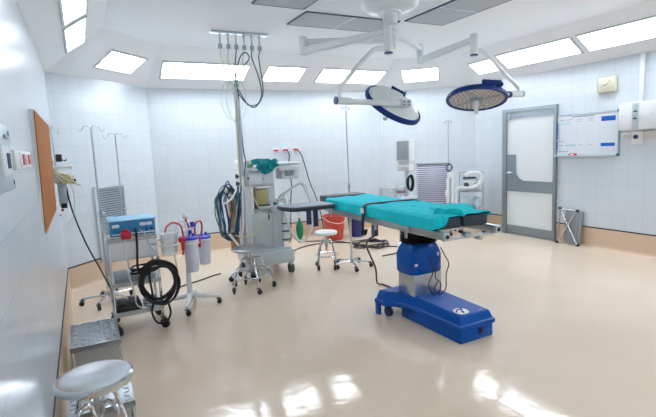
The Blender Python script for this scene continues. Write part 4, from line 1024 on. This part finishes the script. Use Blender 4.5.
# ------------------------------------------------------------------ left wall items
LW = lambda x, y, z: (x, y, z)
OB = MB(); bm = OB.bm
pts = [(.032, 3.52, 1.922), (.032, 5.16, 1.922), (.014, 5.16, 1.13), (.014, 3.52, 1.13)]
fr = [bm.verts.new(p) for p in pts]; bk_ = [bm.verts.new((p[0]-.006, p[1], p[2])) for p in pts]
bm.faces.new(fr); bm.faces.new(bk_[::-1])
for i in range(4): bm.faces.new((fr[i], bk_[i], bk_[(i+1) % 4], fr[(i+1) % 4]))
ob_ = tag(obj('cork_board', OB, 'orange'), 'orange brown board hung on the left wall', 'board')
m = MB()
for k_ in (0,):
    A_ = [m.bm.verts.new(q_) for q_ in ((.0002, 3.51, 1.927), (.0255, 3.51, 1.927), (.0075, 3.51, 1.125), (.0002, 3.51, 1.125))]
    B_ = [m.bm.verts.new((q_.co.x, 5.14, q_.co.z)) for q_ in A_]
    m.bm.faces.new(A_); m.bm.faces.new(B_[::-1])
    for i in range(4): m.bm.faces.new((A_[i], B_[i], B_[(i+1) % 4], A_[(i+1) % 4]))
obj('backing', m, 'white', ob_)
WBX = thing('wall_panel', 'metal control panel with a gauge window at the left edge of the view', 'control panel', (0, 1.76, 1.615))
m = MB(); m.box((.02, 0, 0), (.04, .52, .22), 0, .006); obj('case', m, 'alu', WBX)
m = MB(); m.box((.043, .05, -.01), (.012, .16, .10), 0, .006); gd = obj('gauge', m, 'white', WBX)
m = MB(); m.box((.049, .08, -.01), (.004, .07, .05)); obj('gauge_window', m, 'navystrap', gd)
m = MB()
for y in (-.22, .22):
    for z in (-.085, .085): m.rod((.04, y, z), (.044, y, z), .008)
m.box((.043, .15, .07), (.008, .12, .012)); obj('screw', m, 'midgrey', WBX)
SWP = thing('light_switch', 'white double switch plate with two red rockers left of the board', 'switch', (0, 2.72, 1.61))
m = MB(); m.box((.008, 0, 0), (.016, .72, .085), 0, .004); m.box((.012, .06, 0), (.016, .50, .07), 0, .004); obj('plate', m, 'whitep', SWP)
for y in (-.07, .19):
    m = MB(); m.box((.022, y, .0), (.01, .11, .05), 0, .003); obj('rocker', m, 'redsw', SWP)
# suction rail on the left wall beyond the board
SR = thing('suction_rail', 'wall rail with suction regulator, jar and tangled tubing beyond the orange board', 'suction unit', (0, 5.40, 1.5))
m = MB(); m.rod((.04, 5.40, 1.13), (.035, 5.40, 1.92), .007); m.tube([(.035, 5.4, 1.92), (.05, 5.39, 1.93), (.07, 5.38, 1.88), (.09, 5.37, 1.86), (.10, 5.37, 1.90)], .006, 7); m.box((.012, 5.40, 1.5), (.024, .05, .2)); m.box((.012, 5.40, 1.85), (.024, .03, .04)); obj('hanger', m, 'steel', SR, world=True)
m = MB(); m.rod((.0, 5.36, 1.53), (.17, 5.36, 1.53), .016); m.rod((.0, 5.36, 1.395), (.16, 5.36, 1.395), .018); m.rod((.165, 5.36, 1.53), (.18, 5.36, 1.53), .024); obj('outlet_pipe', m, 'whitep', SR, world=True)
m = MB(); m.box((.075, 5.36, 1.62), (.055, .05, .075), 0, .008); m.tube([(.10, 5.36, 1.60), (.13, 5.36, 1.59), (.135, 5.36, 1.61)], .005, 6); obj('regulator', m, 'black', SR, world=True)
m = MB(); m.box((.18, 5.35, 1.385), (.045, .04, .045), 0, .008); obj('end_valve', m, 'black', SR, world=True)
m = MB(); m.lathe([(0, 1.17), (.035, 1.17), (.042, 1.19), (.042, 1.34), (.03, 1.36), (.012, 1.40), (0, 1.40)], (.075, 5.35, 0), 22); jr = obj('suction_jar', m, 'screen', SR, world=True)
m = MB(); m.rod((.075, 5.35, 1.12), (.075, 5.35, 1.175), .028); obj('jar_foot', m, 'black', jr, world=True)
m = MB(); m.ball((.055, 5.36, 1.10), .014); m.ball((.03, 5.36, 1.05), .01); obj('red_valve', m, 'red', SR, world=True)
m = MB(); random.seed(11)
for k in range(7):
    c0 = Vector((.10+random.uniform(-.04, .06), 5.33+random.uniform(-.04, .02), 1.42+random.uniform(-.03, .04)))
    m.tube([c0+Vector((random.uniform(-.08, .09), random.uniform(-.03, .03), random.uniform(-.06, .07))) for _ in range(7)], .006, 6)
m.tube([(.14, 5.32, 1.40), (.17, 5.32, 1.25), (.15, 5.32, 1.05), (.09, 5.32, .97)], .004, 6)
obj('tubing', m, 'hoseyellow', SR, world=True)
m = MB(); m.tube([(.11, 5.34, 1.33), (.13, 5.32, 1.15), (.17, 5.33, .95), (.24, 5.35, .70), (.33, 5.38, .45), (.42, 5.42, .18), (.47, 5.4, .02), (.55, 5.2, .01), (.65, 5.1, .01)], .008, 7)
obj('cord', m, 'cord', SR, world=True)

# ------------------------------------------------------------------ electrosurgery cart
CT = thing('equipment_cart', 'steel shelf cart on castors by the left wall carrying the blue unit', 'cart', (.60, 4.66, 0), 0)
m = MB()
for x in (-.20, .20):
    for y in (-.20, .20): m.box((x, y, .49), (.022, .022, .80), 0, .003)
m.tube([(-.2, -.215, .90), (.2, -.215, .90)], .008, 8, smooth=False); m.tube([(.2, -.2, .9), (.2, .2, .9)], .008, 8, smooth=False); m.tube([(-.2, -.2, .9), (-.2, .2, .9)], .008, 8, smooth=False)
obj('frame', m, 'chrome', CT)
for z, dz in ((.865, .02), (.46, .025), (.19, .03)):
    m = MB(); m.box((0, 0, z), (.42, .42, .014)); m.box((0, -.208, z+.005), (.42, .012, dz+.012)); m.box((-.205, 0, z+.005), (.012, .42, dz)); m.box((.205, 0, z+.005), (.012, .42, dz)); obj('shelf', m, 'steel', CT)
m = MB(); m.box((0, -.0, .77), (.43, .40, .17), 0, .006); dr = obj('drawer_box', m, 'grey', CT)
m = MB(); m.box((0, -.203, .772), (.42, .012, .155), 0, .004); obj('drawer_front', m, 'white', dr)
m = MB(); m.box((.17, -.212, .80), (.05, .008, .018)); obj('maker_plate', m, 'midgrey', dr)
m = MB(); m.box((0, .0, .495), (.34, .34, .05), 0, .006); obj('tray', m, 'midgrey', CT)
for x in (-.20, .20):
    for y in (-.20, .20): castor(CT, x, y, .048, ang=-.9)
EU = thing('electrosurgical_unit', 'blue electrosurgical unit on top of the steel cart', 'medical machine', (.62, 4.66, .874), 0)
m = MB(); m.box((0, 0, .085), (.38, .34, .14), 0, .008); obj('body', m, 'bluebox', EU)
m = MB(); m.box((0, 0, .163), (.40, .37, .014), 0, .005); obj('lid', m, 'bluetop', EU)
m = MB(); m.box((0, -.174, .085), (.375, .012, .125), 0, .004); fp = obj('front_panel', m, 'bluebox', EU)
k = MB()
for x, w in ((-.16, .06), (.09, .05), (.15, .05)): k.box((x*.9, -.182, .12), (w, .006, .028), 0, .002)
k.box((.0, -.182, .045), (.36, .006, .012)); obj('label_strip', k, 'white', fp)
k = MB()
for x in (.02, .07, .12, .17): k.rod((x*.9, -.178, .075), (x*.9, -.19, .075), .011)
obj('socket', k, 'navystrap', fp)
k = MB()
for x in (-.17, .17):
    for y in (-.13, .13): k.rod((x, y, 0), (x, y, .012), .015)
obj('rubber_foot', k, 'black', EU)
m = MB(); m.box((.55, 4.425, .913), (.085, .06, .065), 0, .01); m.box((.55, 4.425, .955), (.05, .04, .03), 0, .01); tag(obj('red_plug', m, 'red'), 'red plug block in front of the blue unit on the cart', 'plug')
m = MB(); m.tube([(.63, 4.46, .96), (.635, 4.41, .93), (.63, 4.405, .80), (.62, 4.42, .60), (.66, 4.42, .53), (.72, 4.42, .56), (.70, 4.415, .62), (.62, 4.42, .58)], .010, 8); tag(obj('unit_lead', m, 'black'), 'black lead running down from the blue unit over the drawer front', 'lead')
m = MB(); m.tube([(.67, 4.46, .955), (.71, 4.42, .90), (.74, 4.42, .80), (.80, 4.42, .70), (.83, 4.42, .64)], .006, 6); tag(obj('pale_lead', m, 'hosegrey'), 'pale grey lead slanting across the drawer front', 'lead')
m = MB(); m.tube([(.54, 4.42, .87), (.53, 4.41, .72), (.54, 4.42, .55), (.57, 4.42, .40), (.58, 4.43, .28), (.62, 4.44, .23)], .006, 6); tag(obj('white_lead', m, 'hosewhite'), 'white lead hanging down the middle of the cart to its bottom shelf', 'lead')
# big black cable coil hung on the right front post
m = MB(); random.seed(5); pts = []
for j in range(110):
    a = 2*math.pi*j/13.0
    rr = .155+.03*math.sin(j*.45)
    pts.append((.80+rr*.98*math.cos(a), 4.405-.028*math.sin(j*.31)-.01, .455+rr*1.12*math.sin(a)+.01*math.sin(j*1.9)))
pts += [(.72, 4.38, .30), (.70, 4.39, .18), (.74, 4.38, .08), (.82, 4.38, .08), (.86, 4.38, .16), (.84, 4.39, .28)]
m.tube(pts, .010, 7, n=3); tag(obj('cable_coil', m, 'black'), 'large black cable coil hung on the right front of the cart', 'cable')
m = MB(); pts = []
for j in range(30):
    a = 2*math.pi*j/9; pts.append((.66+.09*math.cos(a), 4.56+.08*math.sin(a), .535+.002*j+.01*math.sin(j)))
m.tube(pts, .009, 6, n=4); tag(obj('cable_bundle', m, 'black'), 'small black cable bundle on the middle cart shelf', 'cable')
BX = thing('foot_pedal', 'black double foot pedal stored on the bottom shelf of the cart', 'foot pedal', (.52, 4.58, .20))
m = MB(); m.box((0, 0, .035), (.22, .24, .07), 0, .015); obj('housing', m, 'black', BX)
for x in (-.055, .055):
    m = MB(); m.box((x, -.02, .085), (.09, .16, .03), 0, .01); obj('pedal', m, 'darkgrey', BX)
m = MB(); pts = []
for j in range(26):
    a = 2*math.pi*j/8; pts.append((.71+.06*math.cos(a), 4.52+.07*math.sin(a), .215+.003*j))
m.tube(pts, .008, 6, n=4); tag(obj('grey_cable_bundle', m, 'midgrey'), 'grey cable bundle on the bottom cart shelf beside the pedal', 'cable')

# ------------------------------------------------------------------ suction stand
sx, sy = 1.145, 4.92
SS = thing('suction_stand', 'white suction stand with cross foot right of the cart', 'stand', (sx, sy, 0))
m = MB(); m.rod((0, 0, .10), (0, 0, .42), .030, .022, 18); m.rod((0, 0, .42), (0, 0, .78), .014); obj('pole', m, 'whitep', SS)
for k in range(4):
    a = R(-18+90*k); ca, sa = math.cos(a), math.sin(a)
    l = MB(); l.tube([(0, 0, .13), (.08*ca, .08*sa, .115), (.30*ca, .30*sa, .085)], [.032, .028, .018], 10); obj('leg', l, 'whitep', SS)
    castor(SS, .29*ca, .29*sa, .026, ang=a+1)
m = MB(); m.ring((.03, -.105, .70), .084, .008, seg=30); m.ring((.19, .02, .70), .078, .008, seg=30); m.ring((-.185, -.13, .72), .093, .006, seg=30)
m.tube([(0, 0, .70), (0, -.02, .70)], .012, 8, smooth=False); m.tube([(0, 0, .70), (.12, .01, .70)], .012, 8, smooth=False); m.tube([(0, 0, .70), (-.06, -.06, .715), (-.10, -.09, .72)], .01, 8); obj('ring_bracket', m, 'whitep', SS)
def canister(label, x, y, z, r, h):
    t = thing('suction_canister', label, 'canister', (sx+x, sy+y, z), group='milky suction canisters with blue lids')
    m = MB(); m.lathe([(0, 0), (r*.80, 0), (r*.85, .01), (r, h-.03), (r*1.12, h-.03), (r*1.12, h), (0, h)], seg=28); obj('body', m, 'milky', t)
    m = MB(); m.lathe([(0, h+.02), (r*.7, h+.02), (r*1.1, h+.012), (r*1.14, h-.008), (r*1.14, h), (0, h)], seg=28); l = obj('lid', m, 'lid', t)
    k = MB(); k.rod((-.02, 0, h+.015), (-.02, 0, h+.045), .010); k.rod((.03, .01, h+.015), (.03, .01, h+.05), .012); obj('port', k, 'lid', l)
canister('milky suction canister with blue lid, left and taller of the pair', .03, -.105, .40, .074, .345)
canister('milky suction canister with blue lid, right one of the pair', .19, .02, .43, .068, .29)
BK = thing('graduated_jar', 'clear graduated jar between the cart and the suction canisters', 'jar', (sx-.185, sy-.13, .62))
m = MB(); m.lathe([(0, 0), (.07, 0), (.075, .015), (.087, .21), (.084, .21), (.071, .018), (0, .01)], seg=30); obj('jar', m, 'clear', BK)
m = MB(); m.lathe([(0, .225), (.06, .225), (.095, .218), (.097, .205), (.088, .205), (0, .21)], seg=30); obj('lid', m, 'clear', BK)
m = MB()
for k in range(6): m.box((.0, -.083, .04+.026*k), (.05 if k % 2 else .03, .004, .003))
obj('scale_mark', m, 'midgrey', BK)
for k, pts in enumerate(([(sx-.22, sy-.16, .84), (sx-.20, sy-.17, .90), (sx-.14, sy-.17, .935), (sx-.07, sy-.16, .90), (sx-.05, sy-.16, .82), (sx-.05, sy-.165, .68), (sx-.07, sy-.17, .60)],
                         [(sx+.08, sy-.12, .78), (sx+.085, sy-.10, .86), (sx+.11, sy-.08, .90), (sx+.16, sy-.04, .90), (sx+.18, sy, .84), (sx+.17, sy+.02, .76)],
                         [(sx+.02, sy-.10, .76), (sx+.025, sy-.10, .86), (sx+.0, sy-.11, .93), (sx-.0, sy-.11, .97)])):
    m = MB(); m.tube(pts, .009, 8); tag(obj('red_tube', m, 'redtube'), ('red suction tube arching over the clear graduated jar', 'red suction tube looping between the two milky canisters', 'short red suction tube standing up from the left canister')[k], 'tube', 'red suction tubes')
m = MB(); m.box((sx-.07, sy-.20, .76), (.07, .03, .05), 0, .01); m.box((sx-.065, sy-.20, .70), (.03, .025, .10), 0, .008); tag(obj('red_clip', m, 'red'), 'red tube clip between the clear jar and the left milky canister', 'clip')
m = MB(); m.box((sx+.118, sy-.10, .70), (.03, .03, .12), 0, .008); tag(obj('red_clip', m, 'red'), 'narrow red clip between the two milky canisters', 'clip')
VL = thing('suction_valve', 'white and blue float valve on top of the left suction canister', 'valve', (sx+.03, sy-.105, .765))
m = MB(); m.rod((-.03, 0, 0), (-.035, 0, .17), .012); m.ball((-.035, 0, .215), .030, (1, 1, 1.25)); m.rod((-.05, .0, .06), (.05, 0, .10), .012); m.ball((-.06, .0, .07), .022); obj('body', m, 'whitep', VL)
for q_ in (((.03, -.01, .10), (.03, -.01, .15), .022), ((0, -.015, .03), (0, -.015, .07), .018)):
    m = MB(); m.rod(*q_); obj('cap', m, 'lid', VL)
m = MB(); m.tube([(sx-.08, sy-.08, .74), (sx-.10, sy-.07, .85), (sx-.06, sy-.08, .92), (sx-.0, sy-.10, .93)], .005, 6); m.tube([(sx-.10, sy-.06, .72), (sx-.13, sy-.05, .60), (sx-.11, sy-.02, .45)], .006, 6); tag(obj('clear_tube', m, 'hosegrey'), 'thin clear tube curling beside the left suction canister', 'tube')

# ------------------------------------------------------------------ world, camera, view
w = bpy.data.worlds.new('world'); scene.world = w; w.use_nodes = True
w.node_tree.nodes['Background'].inputs[0].default_value = (.7, .8, .9, 1); w.node_tree.nodes['Background'].inputs[1].default_value = .3
cam = bpy.data.cameras.new('camera'); co = bpy.data.objects.new('camera', cam); COL.objects.link(co)
ya, pi_, ro = R(27.72), R(7.41), R(-2.58)
Fv = Vector((math.sin(ya)*math.cos(pi_), math.cos(ya)*math.cos(pi_), -math.sin(pi_))); Rv = Vector((math.cos(ya), -math.sin(ya), 0)); Uv = Rv.cross(Fv)
R2 = Rv*math.cos(ro)+Uv*math.sin(ro); U2 = -Rv*math.sin(ro)+Uv*math.cos(ro)
co.matrix_world = frame_mtx((.252, 0, 1.6), R2, U2, -Fv)
cam.sensor_width = 36; cam.lens = 465/656*36; cam.clip_start = .02
scene.camera = co
vs = scene.view_settings
vs.view_transform = 'Standard'; vs.look = 'None'; vs.gamma = 1; vs.exposure = .40; vs.use_curve_mapping = False
